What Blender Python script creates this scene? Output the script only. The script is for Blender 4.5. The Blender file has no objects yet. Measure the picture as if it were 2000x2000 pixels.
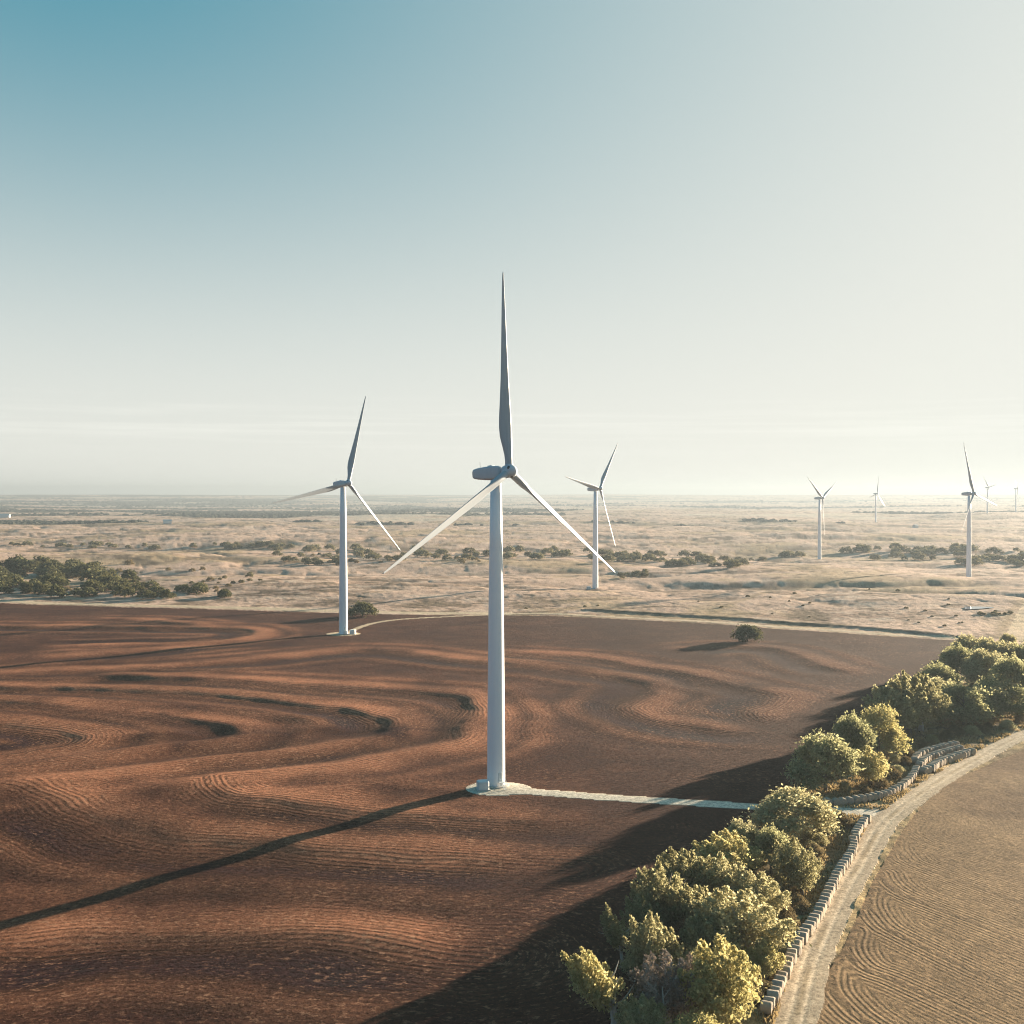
import bpy, math, random
import numpy as np
from mathutils import Vector, Matrix, Quaternion

# ------------------------------------------------------------------ camera, sky, sun, exposure
SC = bpy.context.scene
F = 2150.0            # focal length in pixels of the 2000 px photograph
EYE = 963.0           # eye level row
CAMZ = 75.0
PITCH = math.atan((1000.0 - EYE) / F)
SUN_AZ, SUN_EL = math.radians(48.5), math.radians(8.8)

cam_d = bpy.data.cameras.new('camera')
cam = bpy.data.objects.new('camera', cam_d)
SC.collection.objects.link(cam)
cam.location = (0, 0, CAMZ)
cam.rotation_euler = (math.pi / 2 - PITCH, 0, 0)
cam_d.sensor_width = cam_d.sensor_height = 36.0
cam_d.sensor_fit = 'HORIZONTAL'
cam_d.lens = 36.0 * F / 2000.0
cam_d.clip_start = 1.0
cam_d.clip_end = 120000.0
SC.camera = cam

SC.view_settings.view_transform = 'Standard'
SC.view_settings.look = 'None'
SC.view_settings.exposure = 2.3
SC.view_settings.gamma = 1.0
SC.render.engine = 'CYCLES'
SC.cycles.use_denoising = True
SC.cycles.use_adaptive_sampling = False
SC.cycles.filter_width = 1.1
SC.cycles.max_bounces = 6
SC.cycles.transparent_max_bounces = 4
SC.cycles.volume_bounces = 0
SC.cycles.sample_clamp_indirect = 6.0

K = 2.0 ** -SC.view_settings.exposure
SKY_BLUE = tuple(c*K for c in (0.018, 0.268, 0.38))
SKY_PALE = tuple(c*K for c in (0.835, 0.84, 0.775))
W = bpy.data.worlds.new('World')
SC.world = W
W.use_nodes = True
nt = W.node_tree
nt.nodes.clear()
def N(tree, typ, **kw):
    n = tree.nodes.new(typ)
    for k, v in kw.items():
        if k.startswith('i_'):
            key = k[2:]
            key = int(key) if key.isdigit() else key.replace('_', ' ')
            n.inputs[key].default_value = v
        else:
            setattr(n, k, v)
    return n
def wire_math(tree, op, a, b=None, clamp=False):
    n = tree.nodes.new('ShaderNodeMath'); n.operation = op; n.use_clamp = clamp
    for i, v in enumerate((a, b)):
        if v is None: continue
        if hasattr(v, 'is_output'): tree.links.new(v, n.inputs[i])
        else: n.inputs[i].default_value = v
    return n.outputs[0]
def wire_mix(tree, fac, a, b, blend='MIX'):
    n = tree.nodes.new('ShaderNodeMix'); n.data_type = 'RGBA'; n.blend_type = blend
    for idx, v in ((0, fac), (6, a), (7, b)):
        if hasattr(v, 'is_output'): tree.links.new(v, n.inputs[idx])
        else: n.inputs[idx].default_value = v if idx == 0 else (*v, 1.0)
    return n.outputs[2]
sky = N(nt, 'ShaderNodeTexSky', sky_type='NISHITA', sun_disc=False, sun_elevation=SUN_EL,
        sun_rotation=SUN_AZ, altitude=300.0, air_density=1.0, dust_density=2.2, ozone_density=1.2)
geo = N(nt, 'ShaderNodeTexCoord')
sep = N(nt, 'ShaderNodeSeparateXYZ')
nt.links.new(geo.outputs['Generated'], sep.inputs[0])
# thin cirrus streaks low over the horizon
mp = N(nt, 'ShaderNodeMapping'); mp.inputs['Scale'].default_value = (5.0, 5.0, 190.0)
nt.links.new(geo.outputs['Generated'], mp.inputs[0])
cn = N(nt, 'ShaderNodeTexNoise', i_Scale=1.0, i_Detail=5.0, i_Roughness=0.6)
nt.links.new(mp.outputs[0], cn.inputs['Vector'])
streak = wire_math(nt, 'MULTIPLY', wire_math(nt, 'SUBTRACT', cn.outputs[0], 0.47, True), 3.0, True)
band = wire_math(nt, 'SUBTRACT', 1.0, wire_math(nt, 'MULTIPLY', wire_math(nt, 'ABSOLUTE', wire_math(nt, 'SUBTRACT', sep.outputs[2], 0.058)), 32.0), True)
cl = wire_math(nt, 'MULTIPLY', wire_math(nt, 'MULTIPLY', streak, band), 0.8)
# pale air towards the horizon and towards the sun over a teal-blue dome
el = wire_math(nt, 'MAXIMUM', sep.outputs[2], 0.0)
t1 = wire_math(nt, 'EXPONENT', wire_math(nt, 'MULTIPLY', wire_math(nt, 'POWER', wire_math(nt, 'DIVIDE', el, 0.268), 2.0), -1.0))
dt = N(nt, 'ShaderNodeVectorMath', operation='DOT_PRODUCT')
nt.links.new(geo.outputs['Generated'], dt.inputs[0])
dt.inputs[1].default_value = (math.sin(SUN_AZ)*math.cos(SUN_EL), math.cos(SUN_AZ)*math.cos(SUN_EL), math.sin(SUN_EL))
ws = wire_math(nt, 'POWER', wire_math(nt, 'DIVIDE', wire_math(nt, 'SUBTRACT', dt.outputs['Value'], 0.35, True), 0.62, True), 1.75)
pale = wire_math(nt, 'SUBTRACT', 1.0, wire_math(nt, 'MULTIPLY', wire_math(nt, 'SUBTRACT', 1.0, t1), wire_math(nt, 'SUBTRACT', 1.0, ws)))
air = wire_mix(nt, pale, SKY_BLUE, SKY_PALE)
air = wire_mix(nt, cl, air, tuple(c*1.17 for c in SKY_PALE))
# the dome is deeper away from the sun
deep = wire_math(nt, 'MULTIPLY', wire_math(nt, 'ADD', dt.outputs['Value'], 0.45), 1.35, True)
deepc = wire_mix(nt, deep, (0.38, 0.60, 0.84), (1.0, 1.0, 1.0))
air = wire_mix(nt, 1.0, air, deepc, 'MULTIPLY')
nis = wire_mix(nt, 1.0, sky.outputs[0], (0.10, 0.10, 0.10), 'MULTIPLY')
soft = N(nt, 'ShaderNodeVectorMath', operation='MINIMUM'); nt.links.new(nis, soft.inputs[0]); soft.inputs[1].default_value = (0.9, 0.9, 0.9)
mixed = wire_mix(nt, 0.006, air, soft.outputs[0])
bg = N(nt, 'ShaderNodeBackground', i_Strength=1.0)
nt.links.new(mixed, bg.inputs[0])
wo = N(nt, 'ShaderNodeOutputWorld')
nt.links.new(bg.outputs[0], wo.inputs[0])

sun_dir = Vector((math.sin(SUN_AZ) * math.cos(SUN_EL), math.cos(SUN_AZ) * math.cos(SUN_EL), math.sin(SUN_EL)))
sl = bpy.data.lights.new('sun', 'SUN')
sl.energy = 5.0
sl.color = (1.0, 0.83, 0.62)
sl.angle = math.radians(0.55)
so = bpy.data.objects.new('sun', sl)
SC.collection.objects.link(so)
so.rotation_mode = 'QUATERNION'
so.rotation_quaternion = sun_dir.to_track_quat('Z', 'Y')

# ------------------------------------------------------------------ helpers
COL = SC.collection
rng = np.random.default_rng(7)
random.seed(11)

def tag(o, label=None, cat=None, group=None, kind=None):
    if label: o['label'] = label
    if cat: o['category'] = cat
    if group: o['group'] = group
    if kind: o['kind'] = kind
    return o
def link(name, me, mats=(), parent=None):
    if not me.materials:
        for m in (mats if isinstance(mats, (list, tuple)) else [mats]): me.materials.append(m)
    o = bpy.data.objects.new(name, me)
    COL.objects.link(o)
    if parent: o.parent = parent
    return o
def empty(name, loc, rz=0.0, sc=1.0):
    o = bpy.data.objects.new(name, None)
    COL.objects.link(o)
    o.location = loc; o.rotation_euler = (0, 0, rz); o.scale = (sc, sc, sc)
    o.empty_display_size = 1.0
    return o
def mesh_np(name, verts, faces_idx, nper, smooth=False):
    """verts (n,3), faces_idx flat int array, nper corners per face"""
    verts = np.asarray(verts, np.float32); faces_idx = np.asarray(faces_idx, np.int32).ravel()
    me = bpy.data.meshes.new(name)
    nf = len(faces_idx) // nper
    me.vertices.add(len(verts)); me.vertices.foreach_set('co', verts.ravel())
    me.loops.add(len(faces_idx)); me.loops.foreach_set('vertex_index', faces_idx)
    me.polygons.add(nf)
    me.polygons.foreach_set('loop_start', np.arange(nf, dtype=np.int32) * nper)
    me.polygons.foreach_set('loop_total', np.full(nf, nper, np.int32))
    me.polygons.foreach_set('use_smooth', np.full(nf, smooth, bool))
    me.update(calc_edges=True)
    return me
class MB:
    """collects simple solids into one mesh"""
    def __init__(s): s.v, s.f = [], []
    def add(s, vs, fs):
        o = len(s.v); s.v += [tuple(p) for p in vs]; s.f += [tuple(i + o for i in f) for f in fs]
    def rings(s, rings, cap=True):
        n = len(rings[0]); vs = [p for r in rings for p in r]; fs = []
        for i in range(len(rings) - 1):
            for j in range(n):
                k = (j + 1) % n
                fs.append((i*n+j, i*n+k, (i+1)*n+k, (i+1)*n+j))
        if cap:
            fs.append(tuple(range(n))[::-1]); fs.append(tuple(range((len(rings)-1)*n, len(rings)*n)))
        s.add(vs, fs)
    def tube(s, pts, rads, n=10, cap=True):
        pts = [Vector(p) for p in pts]; rs = []
        for i, p in enumerate(pts):
            d = (pts[min(i+1, len(pts)-1)] - pts[max(i-1, 0)]).normalized()
            a = d.cross(Vector((0.31, 0.95, 0.02)))
            if a.length < 1e-3: a = d.cross(Vector((1, 0, 0)))
            a.normalize(); b = d.cross(a)
            rs.append([p + (a*math.cos(2*math.pi*j/n) + b*math.sin(2*math.pi*j/n))*rads[i] for j in range(n)])
        s.rings(rs, cap)
    def box(s, x0, x1, y0, y1, z0, z1, bev=0.0):
        if bev <= 0:
            s.rings([[(x0,y0,z),(x1,y0,z),(x1,y1,z),(x0,y1,z)] for z in (z0, z1)])
        else:
            b = bev
            def oct_(z, i): return [(x0+i+b,y0+i,z),(x1-i-b,y0+i,z),(x1-i,y0+i+b,z),(x1-i,y1-i-b,z),(x1-i-b,y1-i,z),(x0+i+b,y1-i,z),(x0+i,y1-i-b,z),(x0+i,y0+i+b,z)]
            s.rings([oct_(z0, 0), oct_(z1-b, 0), oct_(z1-b*.3, b*.35), oct_(z1, b)])
    def mesh(s, name, smooth=False):
        me = bpy.data.meshes.new(name); me.from_pydata(s.v, [], s.f); me.update()
        if smooth: me.polygons.foreach_set('use_smooth', np.ones(len(me.polygons), bool))
        return me

# --- value noise (vectorised gradient noise)
def _hash(ix, iy, seed):
    h = (ix.astype(np.int64) * 374761393 + iy.astype(np.int64) * 668265263 + seed * 974634777) & 0xFFFFFFFF
    h = ((h ^ (h >> 13)) * 1274126177) & 0xFFFFFFFF
    return ((h ^ (h >> 16)) & 0xFFFF).astype(np.float32) / 65535.0
def gn(x, y, seed=0):
    x = np.asarray(x, np.float64); y = np.asarray(y, np.float64)
    x0 = np.floor(x); y0 = np.floor(y); fx = (x - x0).astype(np.float32); fy = (y - y0).astype(np.float32)
    ux = fx*fx*fx*(fx*(fx*6-15)+10); uy = fy*fy*fy*(fy*(fy*6-15)+10)
    def g(ax, ay, dx, dy):
        t = _hash(ax, ay, seed) * 6.2831853
        return np.cos(t)*dx + np.sin(t)*dy
    a = g(x0, y0, fx, fy); b = g(x0+1, y0, fx-1, fy); c = g(x0, y0+1, fx, fy-1); d = g(x0+1, y0+1, fx-1, fy-1)
    return (a + (b-a)*ux) + ((c + (d-c)*ux) - (a + (b-a)*ux))*uy
def fbm(x, y, lam, seed=0, oct_=4, gain=0.5):
    s = 0; a = 1.0; f = 1.0/lam
    for i in range(oct_):
        s = s + a*gn(x*f + 17.3*i, y*f - 9.1*i, seed+i*7); a *= gain; f *= 2.03
    return s * 1.5
def sstep(a, b, x):
    t = np.clip((x-a)/(b-a), 0, 1); return t*t*(3-2*t)

# --- pixel of the photograph -> ground
def ray(u, v):
    dx, dz, dy = (u-1000.0)/F, -(v-1000.0)/F, 1.0
    c, s = math.cos(PITCH), math.sin(PITCH)
    return dx, dy*c + dz*s, dz*c - dy*s
def flat(u, v, z=0.0):
    dx, dy, dz = ray(u, v); t = (z - CAMZ)/dz
    return (dx*t, dy*t)
def tilt_z(x, y):
    return -4.9*sstep(285, 190, np.asarray(y, float))*sstep(20, -85, np.asarray(x, float))
def P(*pts):
    out = []
    for u, v in pts:
        z = 0.0
        for _ in range(6):
            x, y = flat(u, v, z); z = float(tilt_z(x, y))
        out.append((x, y))
    return np.array(out)
def smooth_line(p, n=6):
    p = np.asarray(p, float); q = np.vstack([2*p[0]-p[1], p, 2*p[-1]-p[-2]]); out = []
    for i in range(1, len(q)-2):
        for t in np.linspace(0, 1, n, endpoint=False):
            a, b, c, d = q[i-1], q[i], q[i+1], q[i+2]
            out.append(0.5*((2*b) + (c-a)*t + (2*a-5*b+4*c-d)*t*t + (3*b-a-3*c+d)*t**3))
    out.append(q[-2]); return np.array(out)
def sdist(x, y, line):
    """signed distance (positive to the right of travel) and arc position"""
    best = np.full(x.shape, 1e12); sg = np.zeros(x.shape); arc = np.zeros(x.shape); L = 0.0
    for (ax, ay), (bx, by) in zip(line[:-1], line[1:]):
        ex, ey = bx-ax, by-ay; l2 = ex*ex+ey*ey+1e-9; l = math.sqrt(l2)
        t = np.clip(((x-ax)*ex + (y-ay)*ey)/l2, 0, 1)
        px, py = x-ax-t*ex, y-ay-t*ey; d = px*px+py*py
        m = d < best
        best = np.where(m, d, best); sg = np.where(m, -(ex*(y-ay) - ey*(x-ax)), sg); arc = np.where(m, L+t*l, arc)
        L += l
    return np.sqrt(best)*np.sign(sg), arc
def inpoly(x, y, poly):
    r = np.zeros(x.shape, bool); n = len(poly)
    for i in range(n):
        x0, y0 = poly[i]; x1, y1 = poly[(i+1) % n]
        if y0 == y1: continue
        c = ((y0 > y) != (y1 > y)) & (x < (x1-x0)*(y-y0)/(y1-y0)+x0)
        r ^= c
    return r

# ------------------------------------------------------------------ layout traced on the ground
TERR = [
 [(-190,1338),(0,1344),(103,1344),(233,1349),(362,1357),(500,1367),(617,1380),(672,1384),(723,1396),(758,1413),(736,1435),(659,1444),(581,1455),(478,1470),(310,1492),(155,1507),(0,1526),(-190,1550)],
 [(134,1319),(259,1325),(388,1328),(500,1334),(607,1341),(736,1348),(840,1355),(892,1364),(921,1387),(905,1423),(880,1450),(788,1463),(736,1476),(659,1491),(555,1503),(452,1514),(362,1523),(233,1538)],
 [(-190,1368),(0,1374),(103,1378),(233,1391),(310,1400),(388,1410),(427,1418),(448,1431),(414,1443),(310,1455),(207,1469),(103,1484),(0,1497),(-190,1512)],
 [(-190,1406),(0,1416),(52,1421),(111,1429),(150,1440),(140,1452),(78,1463),(0,1472),(-190,1485)],
 [(-190,1222),(0,1225),(155,1225),(310,1227),(440,1228),(490,1234),(470,1245),(388,1254),(233,1257),(60,1262)],
 [(150,1211),(259,1212),(362,1220),(420,1226)],
 [(-190,1325),(0,1317),(181,1311),(336,1302),(500,1290),(555,1284),(659,1274),(723,1272),(775,1275),(840,1282),(900,1290),(987,1296),(1081,1306),(1172,1318),(1222,1325),(1259,1338),(1258,1355),(1233,1378),(1245,1395),(1291,1411),(1371,1425),(1462,1429),(1516,1427)],
 [(940,1272),(987,1275),(1063,1280),(1154,1286),(1262,1304),(1371,1326),(1462,1346),(1510,1357),(1508,1370),(1462,1390),(1480,1407),(1534,1418)],
 [(1300,1276),(1371,1267),(1425,1265),(1516,1270),(1600,1300),(1680,1322)],
 [(-190,1532),(0,1537),(52,1542),(104,1563),(181,1599),(259,1630),(362,1648),(518,1654),(673,1667),(828,1677),(1000,1685),(1120,1694)],
 [(410,1522),(412,1542),(445,1558),(518,1568),(621,1579),(720,1588),(802,1591),(906,1597),(1000,1602),(1081,1606),(1226,1612)],
 [(-190,1858),(0,1850),(259,1835),(518,1834),(673,1845),(828,1862),(960,1874)],
 [(60,1290),(155,1283),(260,1276),(400,1262),(520,1252)],
]
TERR = [smooth_line(P(*t), 5) for t in TERR]
TAMP = [1.35,1.35,1.3,1.2,1.5,1.0,0.85,0.9,0.9,0.42,0.75,0.5,0.6]
RLOOP = [  # turning loops of the drill in the field beyond the road
 [(1786,1600),(1775,1620),(1790,1632),(1850,1655),(2100,1720)],
 [(1757,1630),(1752,1650),(1765,1668),(1800,1690),(2100,1800)],
 [(1720,1700),(1731,1720),(1770,1748),(1900,1800),(2100,1880)],
 [(1703,1735),(1697,1760),(1708,1785),(1726,1806),(1760,1826),(1900,1895),(2100,1985)],
 [(1662,1815),(1654,1840),(1660,1861),(1678,1883),(1708,1900),(1760,1920),(2100,2080)],
 [(1644,1849),(1629,1888),(1625,1916),(1633,1940),(1658,1968),(1690,1994),(1800,2060),(2100,2200)],
]
RLOOP = [smooth_line(P(*t), 5) for t in RLOOP]
ROAD = smooth_line(P((1420,2250),(1490,2090),(1550,2000),(1583,1879),(1632,1765),(1684,1674),(1724,1610),(1762,1577),(1797,1551),(1833,1525),(1877,1497),(1920,1473),(1960,1452),(2010,1432),(2080,1412),(2200,1390)), 6)
TRACK = smooth_line(P((1738,1592),(1690,1587),(1630,1585),(1560,1581),(1470,1576),(1390,1571),(1300,1565.5),(1200,1559),(1100,1552),(1040,1547.5),(985,1545)), 6)
HEAD = smooth_line(P((-500,1167),(-200,1170),(0,1174),(120,1178),(250,1182),(500,1187.5),(660,1193),(760,1196),(900,1197.5),(983,1198),(1080,1199.5),(1200,1205),(1300,1210.5),(1460,1219.5),(1600,1229),(1750,1240),(1860,1246.5),(1900,1250)), 5)
BANK = smooth_line(P((690,1188),(820,1187.5),(983,1188.5),(1150,1193),(1300,1202),(1460,1212),(1600,1221),(1750,1233),(1850,1243)), 5)
T2PATH = smooth_line(P((668,1241),(682,1236),(692,1229),(723,1218.6),(762,1212),(814,1207.5),(892,1203),(960,1200)), 6)
FIELD_R = P((1885,1252),(1862,1300),(1810,1340),(1745,1385),(1690,1430),(1635,1472),(1590,1520),(1540,1580),(1490,1650),(1440,1720),(1370,1790),(1300,1870),(1240,1950),(1200,2050),(1150,2300))
FIELD_L = np.vstack([P(*[(u, v+4) for u, v in ((-500,1166),(-200,1169),(0,1173.5),(120,1178),(250,1182),(500,1187.5),(660,1193),(760,1196),(900,1197.5),(983,1198),(1080,1199.5),(1200,1205),(1300,1210.5),(1460,1219.5),(1600,1229),(1750,1240))]), FIELD_R, P((-700,2300))])
FIELD_RR = P((1515,2120),(1585,2000),(1606,1914),(1642,1857),(1673,1792),(1706,1715),(1757,1629),(1788,1588),(1833,1542),(1885,1511),(1950,1482),(2000,1463),(2100,1436),(2300,1400),(2600,1400),(3200,2400))
GULLY_SHADE = [smooth_line(P(*g), 5) for g in (
    [(235,1160),(330,1150),(430,1151),(520,1160),(560,1166)], [(430,1170),(540,1162),(650,1157),(760,1152)], [(600,1182),(660,1178),(720,1180)],
    [(560,1137),(660,1133),(780,1134)], [(160,1092),(230,1094),(300,1100)], [(250,1128),(280,1118),(330,1120)], [(1300,1106),(1420,1110),(1500,1113)], [(880,1140),(980,1136),(1060,1140)])]  # lines along which gully shadow is painted
PALE_FIELD = P((1962,1243),(1985,1205),(1998,1188),(2200,1186),(2300,1260),(2100,1275))
PASTRACK = smooth_line(P((1380,1203),(1440,1182),(1520,1156),(1600,1145),(1700,1137),(1800,1126),(1860,1122),(1893,1130)), 6)
PASTRACK2 = smooth_line(P((1950,1244),(1962,1222),(1978,1200),(2000,1184),(2060,1168)), 6)
T1 = flat(969, 1534)
TURB = [  # x, y, ground z (None = follow), yaw deg, phase deg, rotor radius
 (T1[0], 281.0, None, 50, 3, 51.5), (-89.9, 586, None, 47, 18, 50), (67.0, 884, -1.7, 53, 40.5, 50),
 (403.9, 1445, -11.7, 48.5, 64.5, 50), (980.4, 2966, -6.4, 42.5, 16.5, 50), (433.2, 1043, -5.3, 44, 103.5, 50),
 (1485.6, 3440, 12.0, 40, 79.5, 47), (1733.7, 3788, 9.8, 70, 55.5, 50)]

# --- field relief on a fine lattice
GX0, GX1, GY0, GY1, GS = -300.0, 330.0, 118.0, 700.0, 1.5
gx = np.arange(GX0, GX1, GS); gy = np.arange(GY0, GY1, GS)
MX, MY = np.meshgrid(gx, gy)
H_f = np.zeros(MX.shape); D_f = np.full(MX.shape, 1e9); STR = np.zeros(MX.shape); SHADE_BAND = np.zeros(MX.shape)
for ln, am in zip(TERR, TAMP):
    d, arc = sdist(MX, MY, ln)
    tot = np.linalg.norm(np.diff(ln, axis=0), axis=1).sum()
    endf = sstep(0, 22, arc)*sstep(0, 22, tot-arc)
    w = 9.5 + 3.0*gn(arc/60.0, arc*0+am*7, 5)
    d = d + 2.4*fbm(MX, MY, 34, 211, 3)
    am = am*np.clip(1.0 + 0.45*gn(arc/48.0, arc*0+am*3.3, 6), 0.85, 1.15)
    for off, k_ in ((24.0, 0.26), (-21.0, 0.22)):
        H_f += -am*k_*((d-off)/6.0)*np.exp(0.5-0.5*((d-off)/6.0)**2)*endf
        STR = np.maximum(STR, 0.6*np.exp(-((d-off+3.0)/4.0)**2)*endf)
    H_f += -am*0.50*(d/w)*np.exp(0.5-0.5*(d/w)**2)*endf
    H_f += 0.20*am*np.exp(-((d+2.5)/3.0)**2)*endf
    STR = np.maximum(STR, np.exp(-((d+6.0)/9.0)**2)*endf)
    SHADE_BAND = np.maximum(SHADE_BAND, sstep(-1, 6, d)*sstep(34, 12, d)*endf)  # terrace shade and darker soil, drawn as bands on the low side
    D_f = np.minimum(D_f, np.abs(d))
inR = inpoly(MX, MY, FIELD_RR)
D_r = np.full(MX.shape, 1e9)
sub = (MX > 20) & (MY < 420)
for ln in RLOOP:
    d = np.full(MX.shape, 1e9); d[sub] = np.abs(sdist(MX[sub], MY[sub], ln)[0]); D_r = np.minimum(D_r, d)
D_field = np.where(inR, D_r/0.95, D_f/1.6)
def lat(A, x, y, outside=0.0):
    i = (x-GX0)/GS; j = (y-GY0)/GS
    ok = (i >= 0) & (j >= 0) & (i < len(gx)-1.001) & (j < len(gy)-1.001)
    i = np.clip(i, 0, len(gx)-1.01); j = np.clip(j, 0, len(gy)-1.01)
    a = i.astype(int); b = j.astype(int); fx = i-a; fy = j-b
    v = (A[b,a]*(1-fx)+A[b,a+1]*fx)*(1-fy) + (A[b+1,a]*(1-fx)+A[b+1,a+1]*fx)*fy
    return np.where(ok, v, outside)
dl, _ = sdist(MX, MY, FIELD_R)
IN_L = inpoly(MX, MY, FIELD_L).astype(float)
BANKD = sdist(MX, MY, BANK)[0]
def height0(x, y):
    x = np.asarray(x, float); y = np.asarray(y, float)
    r = np.hypot(x, y)
    inl = lat(IN_L, x, y)
    z = lat(H_f, x, y)*inl + tilt_z(x, y)
    z = z + 0.55*fbm(x, y, 95, 3, 2)*(1-0.4*inl)
    # bank along the far field path
    bd = lat(BANKD, x, y, 1e9)
    z = z + 1.2*np.exp(-(bd/4.5)**2)*(np.abs(bd) < 40)
    # rolling pasture
    beyond = (y-770.0 + (x+360.0)*0.33)*0.95
    k = sstep(8, 260, beyond)*(y > 0)
    big = fbm(x*0.6, y, 460, 21, 3)*8.0
    g = np.abs(fbm(x*0.8, y, 260, 33, 4, 0.55))
    gul = -2.8*np.clip(1-3.4*g, 0, 1)**1.2
    g2 = np.abs(fbm(x, y*1.1, 95, 51, 4, 0.6))
    gul2 = -0.7*np.clip(1-4.0*g2, 0, 1)**1.1
    z = z + k*(big + gul + gul2 + 0.25*fbm(x, y, 30, 61, 3) + 3.0)
    # creek valley and far country
    z = z - 7.0*np.exp(-((y-(1480+0.06*x))/330.0)**2)*sstep(-900, 300, x)
    far = sstep(2200, 5000, r)
    z = z*(1-0.6*far) + far*(fbm(x, y, 2600, 71, 4)*17.0 - 4.0)*(1-0.6*sstep(9000, 13500, r))
    z = z + sstep(9000, 13500, r)*(50.0+fbm(x, y, 5000, 77, 2)*10.0)
    return z
_tp = np.array([(t[0], t[1]) for t in TURB if t[2] is not None]); _tz = np.array([t[2] for t in TURB if t[2] is not None])
_ts = np.array([70.0 if t[1] < 1200 else 150.0 for t in TURB if t[2] is not None])
_tw = _tz - height0(_tp[:, 0], _tp[:, 1])
def height(x, y):
    z = height0(x, y)
    x = np.asarray(x, float); y = np.asarray(y, float)
    for (px, py), w, s in zip(_tp, _tw, _ts):
        z = z + w*np.exp(-((x-px)**2+(y-py)**2)/(2*s*s))
    return z
def h1(x, y): return float(height(np.array([x]), np.array([y]))[0])
def ground_at(u, v):
    """where the sight line through a photo pixel meets the relief"""
    dx, dy, dz = ray(u, v)
    t0 = (20.0 - CAMZ)/dz; t1 = (-25.0 - CAMZ)/dz
    t = np.linspace(t0, min(t1, 9000.0) if t1 > 0 else 9000.0, 400)
    e = CAMZ + dz*t - height(dx*t, dy*t)
    k = np.argmax(e <= 0) if (e <= 0).any() else len(t)-1
    tt = t[k]
    return dx*tt, dy*tt, h1(dx*tt, dy*tt)

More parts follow.
